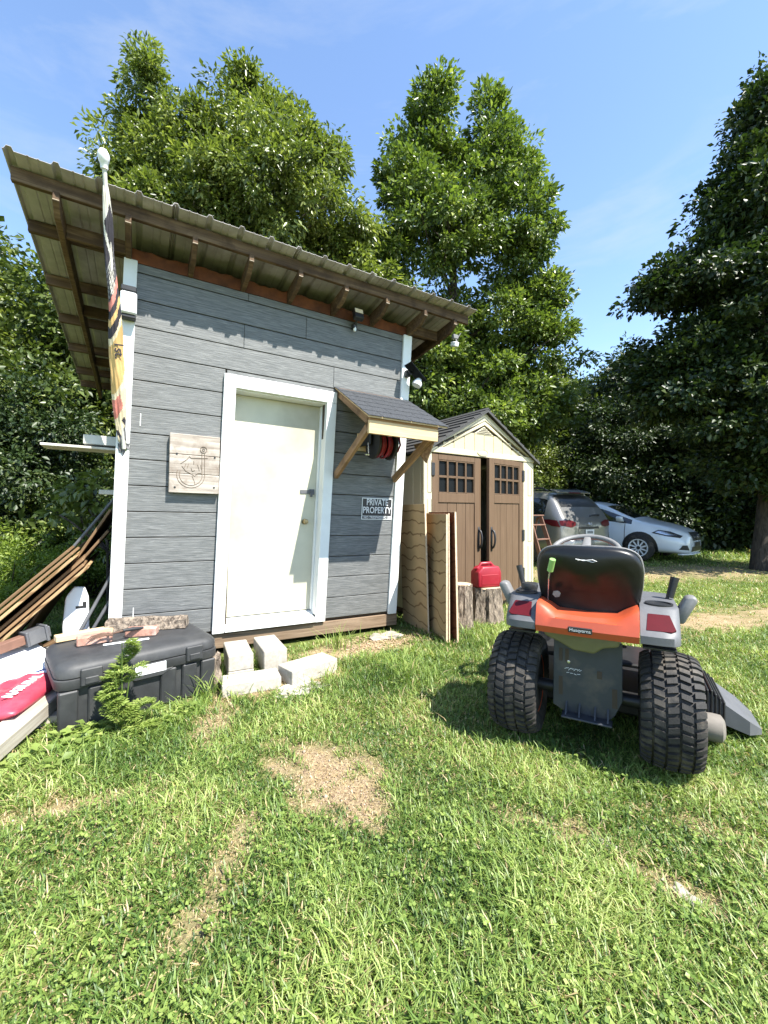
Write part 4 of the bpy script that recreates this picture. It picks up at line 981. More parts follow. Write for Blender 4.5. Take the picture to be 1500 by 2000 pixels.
for k in range(7): part('chute_rib', MB().box(.545 + k * .019, .556 + k * .019, .44, .87, .09, .268 - .018 * max(0, k - 3), .004), 'black', ch)
mp('footrest', MB().box(-.48, .48, .32, .72, .36, .385, .008), 'black')

# ------------------------------------------------------------------ cars
def car(name, label, Mx, stations, paint, glass_rules, detail):
    n = len(stations[0][1]); cage = MB(); rings = []
    for (y, pr) in stations:
        rings.append([(x, y, z) for x, z in pr] + [(-x, y, z) for x, z in reversed(pr[:-1])])
    cnt = len(rings[0]); vs = [p for r in rings for p in r]; fs = []; mi = []
    for i in range(len(rings) - 1):
        for k in range(cnt - 1):
            j = k if k < n - 1 else cnt - 2 - k
            fs.append((i * cnt + k, i * cnt + k + 1, (i + 1) * cnt + k + 1, (i + 1) * cnt + k)); mi.append(glass_rules(i, j))
        fs.append((i * cnt + cnt - 1, i * cnt, (i + 1) * cnt, (i + 1) * cnt + cnt - 1)); mi.append(0)
    fs.append(tuple(range(cnt))); mi.append(0); fs.append(tuple(range((len(rings) - 1) * cnt, len(rings) * cnt))[::-1]); mi.append(0)
    me = bpy.data.meshes.new('cage'); me.from_pydata(vs, [], fs)
    for k in range(6): me.materials.append(None)
    me.polygons.foreach_set('material_index', mi)
    b = bmesh.new(); b.from_mesh(me); bmesh.ops.recalc_face_normals(b, faces=b.faces); b.to_mesh(me); b.free()
    t = bpy.data.objects.new('t', me); COL.objects.link(t); md = t.modifiers.new('s', 'SUBSURF'); md.levels = 3; md.render_levels = 3
    bpy.context.view_layer.update(); dg = bpy.context.evaluated_depsgraph_get(); em_ = bpy.data.meshes.new_from_object(t.evaluated_get(dg)); bpy.data.objects.remove(t)
    bv = BVHTree.FromPolygons([v.co.copy() for v in em_.vertices], [tuple(p.vertices) for p in em_.polygons])
    r_ = root(name, label, 'car', Mx=Mx)
    names = {0: ('body', paint), 1: ('side_window', 'carglass'), 2: ('windshield', 'carglass'), 3: ('rear_window', 'dustglass'), 4: ('side_window', 'carglass')}
    for k, (nm, mt) in names.items():
        polys = [p for p in em_.polygons if p.material_index == k]
        if not polys: continue
        idx = {}; V = []; F = []
        for p in polys:
            f = []
            for v in p.vertices:
                if v not in idx: idx[v] = len(V); V.append(em_.vertices[v].co.copy())
                f.append(idx[v])
            F.append(f)
        par = list(range(len(V)))
        def fd(a):
            while par[a] != a: par[a] = par[par[a]]; a = par[a]
            return a
        for f in F:
            for a in f[1:]: par[fd(a)] = fd(f[0])
        for rt in sorted({fd(f[0]) for f in F}):
            FF = [f for f in F if fd(f[0]) == rt]; us = sorted({a for f in FF for a in f}); ix = {a: q for q, a in enumerate(us)}
            m2 = bpy.data.meshes.new(nm); m2.from_pydata([V[a] for a in us], [], [[ix[a] for a in f] for f in FF]); m2.materials.append(M[mt]); m2.polygons.foreach_set('use_smooth', [True] * len(FF)); link(nm, m2, None, r_)
    def decal(nm, poly, proj, mt, off=.006, cuts=3, parent=None):
        b = bmesh.new(); b.faces.new([b.verts.new((p[0], p[1], 0)) for p in poly]); bmesh.ops.triangulate(b, faces=b.faces)
        bmesh.ops.subdivide_edges(b, edges=b.edges, cuts=cuts, use_grid_fill=True)
        for v in b.verts:
            a, c = v.co.x, v.co.y
            o, d = {'right': (Vector((3, a, c)), Vector((-1, 0, 0))), 'left': (Vector((-3, a, c)), Vector((1, 0, 0))), 'front': (Vector((a, 4, c)), Vector((0, -1, 0))), 'rear': (Vector((a, -4, c)), Vector((0, 1, 0)))}[proj]
            h = bv.ray_cast(o, d)
            if h[0] is None: h = bv.find_nearest(Vector((a if proj in ('front', 'rear') else (1 if proj == 'right' else -1), a if proj in ('right', 'left') else (2.3 if proj == 'front' else -2.3), c)))
            v.co = h[0] - d * off + (h[1] * off * .5 if h[1] else Vector())
        bmesh.ops.recalc_face_normals(b, faces=b.faces); m2 = bpy.data.meshes.new(nm); b.to_mesh(m2); b.free(); m2.materials.append(M[mt]); return link(nm, m2, None, parent or r_)
    detail(r_, decal); return r_
def circ(cy, cz, r, n=24, z0=None): return [(cy + r * math.cos(2 * math.pi * k / n), max(z0 or -9, cz + r * math.sin(2 * math.pi * k / n))) for k in range(n)]
def wheels(r_, xs, ys, rad, spokes):
    ty = MB().lathe([(rad * .66, -.10), (rad * .9, -.11), (rad * .98, -.09), (rad, -.05), (rad, .05), (rad * .98, .09), (rad * .9, .105), (rad * .66, .10)], 36, 'x').mesh('tyre', 'rubber', 40)
    rm = MB().lathe([(0, .055), (rad * .12, .06), (rad * .14, .05), (rad * .2, .045)], 20, 'x')
    for k in range(spokes):
        a = 2 * math.pi * k / spokes; m_ = Matrix.Rotation(a, 4, 'X'); rm.box(.035, .06, -.022, .022, rad * .12, rad * .64, .004, mat=m_)
    rm.lathe([(rad * .60, .05), (rad * .60, .085), (rad * .67, .095), (rad * .67, .03)], 36, 'x')
    rm = rm.mesh('rim', 'whiteplastic', 40); bk = MB().lathe([(0, .01), (rad * .64, .015), (rad * .66, 0)], 30, 'x').mesh('brake_shadow', 'black', 40)  # black disc stands in for the shade behind the spokes
    for s in (-1, 1):
        for y in ys:
            wh = bpy.data.objects.new('wheel', None); COL.objects.link(wh); wh.parent = r_; wh.matrix_basis = Matrix.Translation((s * xs, y, rad)) @ (Matrix.Rotation(math.pi, 4, 'Z') if s < 0 else Matrix.Identity(4))
            link('tyre', ty, None, wh); link('rim', rm, Matrix.Translation((.04, 0, 0)), wh); link('wheel_shade_disc', bk, Matrix.Translation((.045, 0, 0)), wh)
def st_(y, zb, sill, sx, sz, bx, bz, lx, lz, hx, hz, mz): return (y, [(sill * .55, zb), (sill, zb + .02), (sx, (zb + sz) / 2), (sx, sz), (bx, bz), (lx, lz), (hx, hz), (hx * .5, mz - .012), (0, mz)])
sedan = [st_(-2.30, .40, .62, .68, .70, .64, .90, .58, .95, .50, .97, .985), st_(-2.1, .26, .76, .81, .75, .77, .97, .70, 1.03, .62, 1.05, 1.07), st_(-1.45, .2, .80, .87, .76, .81, 1.0, .70, 1.09, .62, 1.13, 1.15),
         st_(-.80, .2, .80, .88, .75, .82, .99, .64, 1.38, .56, 1.43, 1.46), st_(-.06, .2, .80, .88, .74, .82, .97, .64, 1.42, .56, 1.475, 1.505), st_(.04, .2, .80, .88, .74, .82, .97, .64, 1.42, .56, 1.475, 1.505), st_(.42, .2, .80, .88, .73, .82, .96, .645, 1.37, .565, 1.425, 1.46),
         st_(1.22, .2, .80, .87, .71, .80, .93, .77, .965, .70, .99, 1.03), st_(1.72, .2, .78, .85, .66, .78, .83, .70, .88, .60, .91, .945), st_(2.08, .2, .74, .78, .58, .70, .70, .62, .77, .52, .80, .83), st_(2.26, .2, .60, .62, .50, .56, .60, .50, .67, .42, .70, .72), st_(2.34, .22, .40, .42, .40, .38, .52, .34, .58, .30, .60, .61)]
def sg(i, j):
    if j == 4 and i in (2, 3, 5): return 1
    if j == 4 and i == 6: return 4
    if j in (6, 7) and i == 6: return 2
    if j in (6, 7) and i == 2: return 3
    return 0
def sdet(r_, decal):
    for pr in ('right', 'left'):
        for y in (1.36, -1.34): decal('wheel_arch', circ(y, .33, .395, 26, .20), pr, 'black', .004)
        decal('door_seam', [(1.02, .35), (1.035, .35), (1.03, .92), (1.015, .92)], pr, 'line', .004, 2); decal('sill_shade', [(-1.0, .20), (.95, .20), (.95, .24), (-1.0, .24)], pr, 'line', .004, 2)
        decal('headlight', [(1.62, .70), (1.75, .775), (1.98, .74), (2.2, .64), (2.17, .59), (1.9, .635)], pr, 'black', .006, 4)
        decal('lamp_glass', [(1.69, .715), (1.77, .755), (1.96, .72), (2.12, .645), (1.92, .655)], pr, 'chrome', .010, 3)
    decal('grille', [(-.30, .52), (.30, .52), (.36, .68), (.26, .72), (-.26, .72), (-.36, .68)], 'front', 'black', .008, 4)
    decal('lower_intake', [(-.42, .27), (.42, .27), (.36, .38), (-.36, .38)], 'front', 'black', .008, 4)
    decal('plate_mount', [(-.2, .385), (.2, .385), (.2, .49), (-.2, .49)], 'front', 'black', .014, 3)
    for s in (-1, 1):
        decal('fog_lamp_recess', [(s * .50, .30), (s * .70, .32), (s * .66, .42), (s * .56, .42)], 'front', 'black', .008, 3)
        decal('grille_chrome', [(s * .28, .725), (s * .33, .725), (s * .12, .53), (s * .07, .53)], 'front', 'chrome', .014, 3)
    part('emblem', MB().tube([(.055 * math.cos(R(a)), 0, .055 * math.sin(R(a))) for a in range(0, 360, 20)], .009, 6, closed=True).box(-.075, .075, -.006, .008, -.012, .012, .002), 'chrome', r_, 40, Mx=Matrix.Translation((0, 2.355, .61)))
    for s in (-1, 1):
        mr = part('mirror', MB().prism([(.80, .95), (.96, .98), (1.0, 1.06), (.97, 1.10), (.86, 1.09)], 'y', .86, 1.0, .02, seg=2), 'carwhite', r_, 50, Mx=Matrix.Diagonal((s, 1, 1, 1)))
    part('chin_lip', MB().prism([(-.62, 2.2), (-.3, 2.34), (.3, 2.34), (.62, 2.2), (.6, 2.1), (-.6, 2.1)], 'z', .185, .215, .006), 'carwhite', r_)
    wheels(r_, .815, (1.36, -1.34), .325, 10)
sy = math.atan2(-.643, -.766)
f_ = Vector((.643, -.766, 0)); rr_ = Vector((-.766, -.643, 0))
cp = Vector((6.24, 10.3, 0)) - f_ * 1.36 - rr_ * .80
car('white_sedan', 'white sedan parked behind the silver sport utility vehicle, nose out on the grass', Matrix.Translation((cp.x + .1, cp.y + .1, G(cp.x, cp.y) + .0)) @ Matrix.Rotation(math.atan2(-f_.x, f_.y), 4, 'Z'), sedan, 'carwhite', sg, sdet)
suv = [st_(-2.36, .34, .72, .78, .62, .76, .84, .74, .95, .66, .98, .99), st_(-2.28, .30, .80, .86, .70, .85, .98, .80, 1.08, .70, 1.10, 1.11), st_(-2.16, .25, .83, .91, .74, .89, 1.07, .79, 1.25, .71, 1.29, 1.30), st_(-1.88, .24, .85, .94, .76, .91, 1.11, .74, 1.58, .66, 1.64, 1.67),
       st_(-1.55, .24, .85, .945, .77, .91, 1.10, .745, 1.61, .66, 1.68, 1.72), st_(-.75, .24, .85, .945, .77, .91, 1.08, .75, 1.62, .66, 1.70, 1.74), st_(-.65, .24, .85, .945, .77, .91, 1.08, .75, 1.62, .66, 1.70, 1.74), st_(.2, .24, .85, .945, .76, .90, 1.06, .75, 1.61, .66, 1.69, 1.73), st_(.65, .24, .85, .94, .76, .90, 1.05, .75, 1.54, .66, 1.62, 1.67),
       st_(1.4, .24, .85, .93, .74, .88, 1.02, .83, 1.07, .74, 1.10, 1.13), st_(1.95, .24, .82, .90, .70, .84, .94, .75, .99, .64, 1.01, 1.04), st_(2.24, .26, .70, .76, .6, .7, .78, .62, .84, .5, .86, .88), st_(2.36, .3, .5, .52, .5, .5, .66, .46, .7, .4, .72, .73)]
def vg(i, j):
    if j == 4 and i in (3, 4, 6, 7): return 1
    if j == 4 and i == 8: return 4
    if j in (6, 7) and i == 8: return 2
    if j in (6, 7) and i == 2: return 3
    return 0
def vdet(r_, decal):
    for pr in ('right', 'left'):
        for y in (1.36, -1.34): decal('wheel_arch', circ(y, .36, .42, 26, .24), pr, 'black', .004)
        decal('sill_cladding', [(-.9, .24), (.9, .24), (.9, .34), (-.9, .34)], pr, 'line', .004, 2)
        decal('door_seam', [(-.70, .4), (-.685, .4), (-.685, 1.05), (-.70, 1.05)], pr, 'line', .004, 2)
        decal('tail_light', [(-2.27, .88), (-2.20, 1.02), (-2.02, 1.045), (-1.80, 1.04), (-1.92, .96), (-2.1, .90)], pr, 'lens', .008, 4)
    for s in (-1, 1):
        decal('tail_light', [(s * .46, .905), (s * .45, .98), (s * .62, 1.03), (s * .85, 1.02), (s * .85, .91), (s * .6, .87)], 'rear', 'lens', .010, 4)
        decal('bumper_reflector', [(s * .55, .46), (s * .75, .46), (s * .75, .51), (s * .55, .50)], 'rear', 'lens', .008, 2)
    decal('plate_recess', [(-.32, .66), (.32, .66), (.36, .84), (.30, .87), (-.30, .87), (-.36, .84)], 'rear', 'carsilver', .006, 3)
    decal('plate_garnish', [(-.34, .83), (.34, .83), (.34, .88), (-.34, .88)], 'rear', 'black', .012, 3)
    lp_ = decal('licence_plate', [(-.15, .685), (.15, .685), (.15, .815), (-.15, .815)], 'rear', 'signwhite', .018, 2)
    mk = MB()
    for k in range(6): mk.box(-.095 + k * .034, -.073 + k * .034, -.001, .001, -.025, .025)
    part('plate_characters', mk, 'greyp', lp_, Mx=Matrix.Translation((0, -2.387, .755)))
    part('wiper', MB().tube([(.05, -2.345, 1.115), (.22, -2.325, 1.135), (.42, -2.30, 1.145)], .014, 6).box(.38, .44, -2.33, -2.28, 1.12, 1.16, .006), 'black', r_, 50)
    part('emblem', MB().tube([(.065 * math.cos(R(a)), 0, .038 * math.sin(R(a))) for a in range(0, 360, 20)], .006, 6, closed=True).tube([(-.035, 0, -.022), (-.02, 0, .024)], .006).tube([(.02, 0, -.024), (.035, 0, .022)], .006).tube([(-.028, 0, 0), (.028, 0, 0)], .005), 'chrome', r_, 40, Mx=Matrix.Translation((0, -2.385, .945)))
    for s in (-1, 1):
        part('roof_rail', MB().tube([(s * .60, -1.75, 1.69), (s * .62, -1.6, 1.76), (s * .62, .2, 1.785), (s * .60, .5, 1.70)], .02, 8), 'black', r_, 50)
        part('mirror', MB().prism([(.86, 1.05), (1.04, 1.07), (1.08, 1.2), (.92, 1.22)], 'y', .95, 1.08, .02, seg=2), 'carsilver', r_, 50, Mx=Matrix.Diagonal((s, 1, 1, 1)))
    part('spoiler', MB().prism([(-1.98, 1.635), (-1.80, 1.715), (-1.78, 1.735), (-1.99, 1.665)], 'x', -.60, .60, .006), 'carsilver', r_)
    part('brake_light', MB().box(-.20, .20, -2.003, -1.985, 1.638, 1.662, .003), 'lens', r_)
    part('rear_bumper', MB().prism([(-.80, -2.0), (-.82, -2.30), (-.62, -2.43), (.62, -2.43), (.82, -2.30), (.80, -2.0)], 'z', .36, .60, .03, seg=2), 'carsilver', r_, 50)
    wheels(r_, .865, (1.36, -1.34), .36, 6)
f2 = Vector((-.49, .87, 0)).normalized(); vc = Vector((4.59, 9.45, 0)) + f2 * 2.33
car('silver_suv', 'silver sport utility vehicle seen from behind beyond the plastic shed', Matrix.Translation((vc.x, vc.y, G(vc.x, vc.y))) @ Matrix.Rotation(math.atan2(-f2.x, f2.y), 4, 'Z'), suv, 'carsilver', vg, vdet)

# ------------------------------------------------------------------ vegetation
LM = {}
LM['ash'] = leaf_mat('ash_leaves', [(0, (.055, .08, .018)), (.4, (.13, .17, .038)), (.8, (.22, .26, .07)), (1, (.32, .35, .11))], .36, .34, .6)
LM['oak'] = leaf_mat('oak_leaves', [(0, (.05, .08, .018)), (.5, (.125, .18, .038)), (.85, (.21, .27, .065)), (1, (.32, .36, .10))], .36, .36, .6)
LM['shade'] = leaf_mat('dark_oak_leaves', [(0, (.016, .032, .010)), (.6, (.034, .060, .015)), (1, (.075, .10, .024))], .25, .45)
LM['wood'] = leaf_mat('forest_leaves', [(0, (.03, .05, .012)), (.5, (.09, .125, .03)), (.85, (.17, .21, .05)), (1, (.27, .31, .08))], .33, .4)
LM['bush'] = leaf_mat('bush_leaves', [(0, (.09, .14, .02)), (.5, (.16, .23, .035)), (1, (.28, .34, .06))], .4, .5)
LM['grass'] = leaf_mat('grass_blades', [(0, (.045, .095, .016)), (.3, (.135, .215, .042)), (.62, (.29, .365, .09)), (.8, (.47, .51, .20)), (.86, (.34, .25, .12)), (1, (.60, .47, .28))], .34, .45, .4)
LM['weed'] = leaf_mat('weed_leaves', [(0, (.11, .17, .03)), (.6, (.26, .34, .08)), (1, (.44, .48, .16))], .4, .55)
def leaf_geo(P, D, Nn, L_, Wd, fold=.18):
    # P base points, D leaf directions, Nn rough normals, L_, Wd sizes -> 4 verts, 2 triangles each
    D = D / np.linalg.norm(D, axis=1, keepdims=True); B = np.cross(D, Nn); B /= np.linalg.norm(B, axis=1, keepdims=True) + 1e-9
    U_ = np.cross(B, D); L_ = L_[:, None]; Wd = Wd[:, None]; mid = P + D * L_ * .5
    V = np.stack([P, mid + B * Wd * .5 + U_ * Wd * fold, P + D * L_ - U_ * L_ * .12, mid - B * Wd * .5 + U_ * Wd * fold], 1).reshape(-1, 3)
    k = np.arange(len(P)) * 4; F = np.concatenate([np.stack([k, k + 1, k + 2], 1), np.stack([k, k + 2, k + 3], 1)])
    return V, F
def crown(blobs, n, L0, ratio, clump_r, per, droop, seed, shell=.55):
    g = np.random.default_rng(seed); blobs = np.array(blobs, float)
    vol = (blobs[:, 3] * blobs[:, 4] * blobs[:, 5]) ** .62; pr = vol / vol.sum(); nc = max(8, n // per)
    bi = g.choice(len(blobs), nc, p=pr); d = g.normal(size=(nc, 3)); d /= np.linalg.norm(d, axis=1, keepdims=True)
    rr = (shell + (1 - shell) * g.random(nc) ** .6) * (1 + .15 * g.normal(size=nc)) + .22 * (g.random(nc) < .12)
    C_ = blobs[bi, :3] + d * rr[:, None] * blobs[bi, 3:6]
    # keep clumps that do not sit deep inside another blob too often
    cs = clump_r * g.uniform(.5, 1.5, nc); tone = g.uniform(-.3, .3, nc)
    ci = np.repeat(np.arange(nc), per); m = len(ci)
    e = g.normal(size=(m, 3)); e /= np.linalg.norm(e, axis=1, keepdims=True); q = g.random(m) ** .45
    P = C_[ci] + e * (q * cs[ci])[:, None] * np.array([1, 1, .58])
    out = d[ci] * .5 + e * .8 + g.normal(size=(m, 3)) * .5; out[:, 2] -= droop
    Nn = g.normal(size=(m, 3)) * .75 + np.array([0, 0, 1.]) + d[ci] * .5
    sz = L0 * g.uniform(.45, 1.4, m); V, F = leaf_geo(P, out, Nn, sz, sz * ratio * g.uniform(.8, 1.2, m))
    rnd = np.clip(.45 + tone[ci] + g.normal(size=m) * .2, 0, 1)
    return V, F, np.repeat(rnd, 4), C_
def trunk_mesh(h, r, limbs, seed, base=(0, 0, 0), lean=(0, 0)):
    rn = random.Random(seed); mb = MB(); pts = []; rs = []
    for i in range(9):
        t = i / 8; pts.append(Vector((lean[0] * t + .06 * h * .1 * math.sin(3 * t + seed), lean[1] * t + .05 * h * .1 * math.sin(4 * t + 2 * seed), h * t - (.1 if i == 0 else 0)))); rs.append(r * (1 - .82 * t) * (1.25 if i == 0 else 1))
    mb.tube(pts, rs, 12)
    for c in limbs:
        c = Vector(c); zt_ = max(.22 * h, min(.92 * h, c.z - .55 * math.hypot(c.x - lean[0] * .5, c.y - lean[1] * .5) - .2)); t = zt_ / h; i = min(7, int(t * 8)); a = pts[i].lerp(pts[i + 1], t * 8 - i)
        mid = a.lerp(c, .5) + Vector((rn.uniform(-.2, .2), rn.uniform(-.2, .2), .15)); r0 = max(.02, r * .38 * (1 - .7 * t)); mb.tube([a, mid, c], [r0, r0 * .6, .012], 6)
    return mb.mesh('trunk', 'trunk', 60)
def hero(name, label, base, blobs, n, L0, ratio, cr, per, droop, mat, th, tr, seed, lean=(0, 0), nl=40, shell=.5):
    bx, by = base; bz = G(bx, by)
    bl = [(x - bx, y - by, z - bz, a, b, c) for x, y, z, a, b, c in blobs]
    V, F, rnd, C_ = crown(bl, n, L0, ratio, cr, per, droop, seed, shell)
    o = root(name, label, 'tree', (bx, by, bz)); link('crown', quads_mesh('crown', V, F, LM[mat], rnd), None, o)
    ii = np.random.default_rng(seed).choice(len(C_), min(nl, len(C_)), replace=False)
    link('trunk', trunk_mesh(th, tr, C_[ii], seed, lean=lean), None, o); return o
def pxb(lst, Y, depth=.9):   # sizes of crown lobes, laid out at distance Y from the lawn's edge
    s = Y / 820; out = []
    for k, (x, y, rx, ry) in enumerate(lst): out.append(((x - 750) * s, Y + .5 * math.sin(k * 2.4) * rx * s, 1.3 + (1000 - y) * s, rx * s, max(rx, ry * .7) * s * depth, ry * s))
    return out
hero('ash_tree', 'broad leafy tree with drooping glossy leaves rising behind the grey shed', (-4.0, 10.2), pxb([(480, 180, 36, 55), (545, 250, 62, 55), (298, 180, 30, 50), (265, 265, 58, 60), (390, 315, 80, 75), (490, 330, 90, 90), (595, 310, 56, 70), (648, 325, 24, 48), (330, 370, 115, 90), (245, 350, 45, 60), (560, 430, 115, 85), (640, 480, 75, 65), (420, 450, 120, 80), (690, 450, 40, 50), (560, 540, 110, 70), (330, 480, 90, 60), (700, 560, 80, 60)], 10.2), 135000, .135, .40, .34, 110, .55, 'ash', 8.6, .22, 11)
hero('oak_tree', 'tall twin-topped oak tree standing behind the plastic shed', (2.05, 12.0), pxb([(838, 215, 40, 62), (825, 310, 66, 85), (795, 410, 58, 80), (955, 235, 36, 60), (985, 335, 66, 80), (1005, 445, 72, 85), (905, 370, 75, 95), (870, 480, 95, 75), (1020, 520, 55, 45), (990, 620, 95, 55), (1050, 590, 40, 30), (890, 640, 90, 65), (830, 720, 80, 70), (1050, 690, 60, 60), (960, 750, 120, 75), (760, 520, 45, 55), (770, 640, 60, 60), (1040, 800, 80, 70), (930, 830, 90, 50)], 12.0), 135000, .135, .5, .34, 110, .15, 'oak', 11.5, .24, 21, nl=50)
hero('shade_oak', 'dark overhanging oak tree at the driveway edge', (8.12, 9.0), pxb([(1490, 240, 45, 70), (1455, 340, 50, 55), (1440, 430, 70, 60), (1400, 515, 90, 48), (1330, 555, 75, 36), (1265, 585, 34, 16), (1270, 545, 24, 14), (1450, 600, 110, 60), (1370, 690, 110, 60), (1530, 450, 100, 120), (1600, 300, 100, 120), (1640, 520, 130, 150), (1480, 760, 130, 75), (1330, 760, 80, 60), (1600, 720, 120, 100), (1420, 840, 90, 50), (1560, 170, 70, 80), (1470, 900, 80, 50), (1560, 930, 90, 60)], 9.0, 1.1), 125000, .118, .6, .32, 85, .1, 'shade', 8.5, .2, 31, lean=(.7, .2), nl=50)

# forest: three tree kinds, copied
def kind(seed, h, rad, mat, n=26000, L0=.20):
    g = random.Random(seed); bl = []
    for i in range(11):
        t = i / 10; z = h * (.22 + .70 * t); rr = rad * math.sin(math.pi * (.18 + .74 * t)) ** .8; a = i * 2.4
        bl.append((rr * .5 * math.cos(a), rr * .5 * math.sin(a), z, rr * .62, rr * .62, h * .13))
    V, F, rnd, C_ = crown(bl, n, L0, .52, .6, 50, .3, seed, .35)
    ii = np.random.default_rng(seed).choice(len(C_), 24, replace=False)
    return quads_mesh('crown', V, F, LM[mat], rnd), trunk_mesh(h * .9, .17, C_[ii], seed)
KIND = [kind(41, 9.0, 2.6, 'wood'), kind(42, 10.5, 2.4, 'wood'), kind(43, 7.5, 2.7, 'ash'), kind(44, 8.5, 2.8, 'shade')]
def ftree(k, x, y, s, rz, label, group, sz=1.):
    o = root('forest_tree', label, 'tree', (x, y, G(x, y)), rz, group); o.scale = (s, s, s * sz)
    link('crown', KIND[k][0], None, o); link('trunk', KIND[k][1], None, o)
SP = [  # left edge of the clearing
    (2, -8.6, 8.2, .82, 1), (0, -6.9, 9.2, .74, 2), (1, -10.4, 10.5, .86, 3), (0, -5.9, 11.8, .62, 4), (2, -9.2, 12.2, .95, 5), (0, -11.9, 8.8, .9, 0), (1, -7.4, 13.6, .8, 3), (2, -5.2, 14.2, .7, 2),
    (0, -13.5, 12.5, 1., 1), (3, -6.4, 7.6, .45, 2), (2, -4.9, 9.6, .42, 3)]
for k, x, y, s, r_ in SP: ftree(k, x, y, s, r_, 'leafy tree in the wood left of the grey shed', 'trees left of the grey shed')
SPR = [(0, 6.6, 17.5, .80, 1), (3, 9.2, 16.2, .86, 2), (1, 12.6, 15.5, .9, 3), (3, 11.0, 18.5, 1., 4), (0, 8.2, 20.5, .92, 5), (3, 14.5, 18.5, 1.1, 0), (1, 5.0, 19.5, .82, 2), (3, 12.2, 12.8, .78, 3), (3, 15.5, 14.0, 1., 4), (0, 3.2, 17.0, .8, 1), (2, 5.6, 15.6, .52, 5), (3, 7.9, 15.0, .6, 1), (3, 10.4, 14.2, .62, 0), (3, 17.5, 12.0, 1., 1), (1, 17.5, 21, 1.1, 2), (3, 10, 22, .95, 3)]
for k, x, y, s, r_ in SPR: ftree(k, x, y, s, r_, 'shaded tree in the wood behind the parked cars', 'trees behind the parked cars')
SPB = [(1, .3, 15.5, .8, 1), (0, -2.6, 14.5, .75, 2), (1, -.8, 18, .8, 4), (0, 1.8, 20, .8, 3)]
for k, x, y, s, r_ in SPB: ftree(k, x, y, s, r_, 'leafy tree filling the wood behind the two sheds', 'trees behind the sheds')
# far wood: a mass of leaves
def farwood():
    g = np.random.default_rng(77); n = 52000
    x = g.uniform(-46, 46, n); hmax = 7.5 + 1.5 * np.sin(x * .5) + 1.2 * np.sin(x * 1.3 + 1); y = 27 + g.uniform(-2.5, 4, n) - .006 * x * x; z = g.random(n) * hmax
    V, F = leaf_geo(np.stack([x, y, z], 1), g.normal(size=(n, 3)), g.normal(size=(n, 3)) + np.array([0, -.4, .8]), g.uniform(.4, .75, n), g.uniform(.25, .45, n))
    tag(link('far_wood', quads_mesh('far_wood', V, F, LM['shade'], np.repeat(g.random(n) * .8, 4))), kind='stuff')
farwood()
# undergrowth
def bushmesh(seed, r, h, mat, n, L0, ratio, cr, droop=.1):
    bl = [(r * .4 * math.cos(a), r * .4 * math.sin(a), h * z, r * .6, r * .6, h * .36) for a, z in ((0, .35), (1.6, .45), (3.1, .38), (4.6, .5), (.7, .62))]
    V, F, rnd, C_ = crown(bl, n, L0, ratio, cr, 40, droop, seed, .4); V = V[:, :]; V[:, 2] = np.maximum(V[:, 2], .02)
    return quads_mesh('foliage', V, F, LM[mat], rnd), C_
BUSH = [bushmesh(51, 1.1, 1.5, 'bush', 7000, .07, .42, .22, -.2), bushmesh(52, 1.2, 1.6, 'wood', 6500, .13, .5, .26), bushmesh(53, 1.1, 1.9, 'shade', 6000, .14, .5, .28)]
def stems(Cs, seed):
    mb = MB(); rn = random.Random(seed)
    for c in Cs[:: max(1, len(Cs) // 14)]: mb.tube([(rn.uniform(-.08, .08), rn.uniform(-.08, .08), -.05), (c[0] * .5, c[1] * .5, c[2] * .6), tuple(c)], [.016, .011, .004], 5)
    return mb.mesh('stem', 'trunk')
BST = [stems(b[1], 60 + i) for i, b in enumerate(BUSH)]
def bush(k, x, y, s, label, group, sz=1.):
    o = root('bush', label, 'bush', (x, y, G(x, y)), (x * 7 + y * 3) % 6.28, group); o.scale = (s, s, s * sz); link('foliage', BUSH[k][0], None, o); link('stem', BST[k], None, o)
for x, y, s in ((-5.0, 5.6, .72), (-4.6, 6.6, .8), (-5.9, 6.2, 1.), (-6.6, 7.0, 1.1), (-4.15, 7.3, .7), (-4.4, 4.9, .4)): bush(0, x, y, s, 'bright yellow-green bush at the edge of the left clearing', 'yellow-green bushes left of the shed')
for x, y, s in ((-5.6, 8.0, 1.15), (-4.3, 8.4, 1.1), (-7.4, 8.2, 1.2), (-3.4, 9.4, 1.), (-5.0, 10, 1.4), (-8.5, 9.2, 1.4), (-3.7, 7.6, .8)): bush(1, x, y, s, 'mid green undergrowth bush in the shade left of the shed', 'undergrowth left of the shed')
for x, y, s in ((1.6, 10.4, 1.2), (2.4, 15.4, 1.3), (7.2, 14.6, 1.3), (8.6, 14.2, 1.2), (9.8, 13.4, 1.2), (11.0, 13.0, 1.2), (12.3, 12.0, 1.3), (13.5, 11.2, 1.2), (4.9, 14.9, 1.4), (6.0, 14.9, 1.3), (8.9, 15.6, 1.6), (11.8, 14.6, 1.7)): bush(2, x, y, s, 'dark undergrowth bush at the wood edge behind the cars', 'undergrowth behind the cars')
for x, y, s in ((1.2, 9.0, 1.), (.2, 9.6, 1.15)): bush(1, x, y, s, 'mid green bush growing behind the cream plastic shed', 'bushes behind the plastic shed', 1.5)
# young bare-stemmed sapling in the left clearing
def sapling(x, y, h, label):
    V, F, rnd, C_ = crown([(0, 0, h * .9, .55, .5, .28), (.35, .1, h * .7, .4, .35, .2), (-.4, 0, h * .75, .35, .35, .2), (.1, .2, h * .5, .4, .3, .15)], 1500, .11, .5, .14, 25, .3, 5)
    o = root('sapling', label, 'sapling', (x, y, G(x, y))); link('crown', quads_mesh('crown', V, F, LM['ash'], rnd), None, o); link('trunk', trunk_mesh(h * .9, .025, C_[:: max(1, len(C_) // 16)], 8), None, o)
sapling(-3.55, 5.4, 1.75, 'slender sapling in front of the shaded undergrowth')

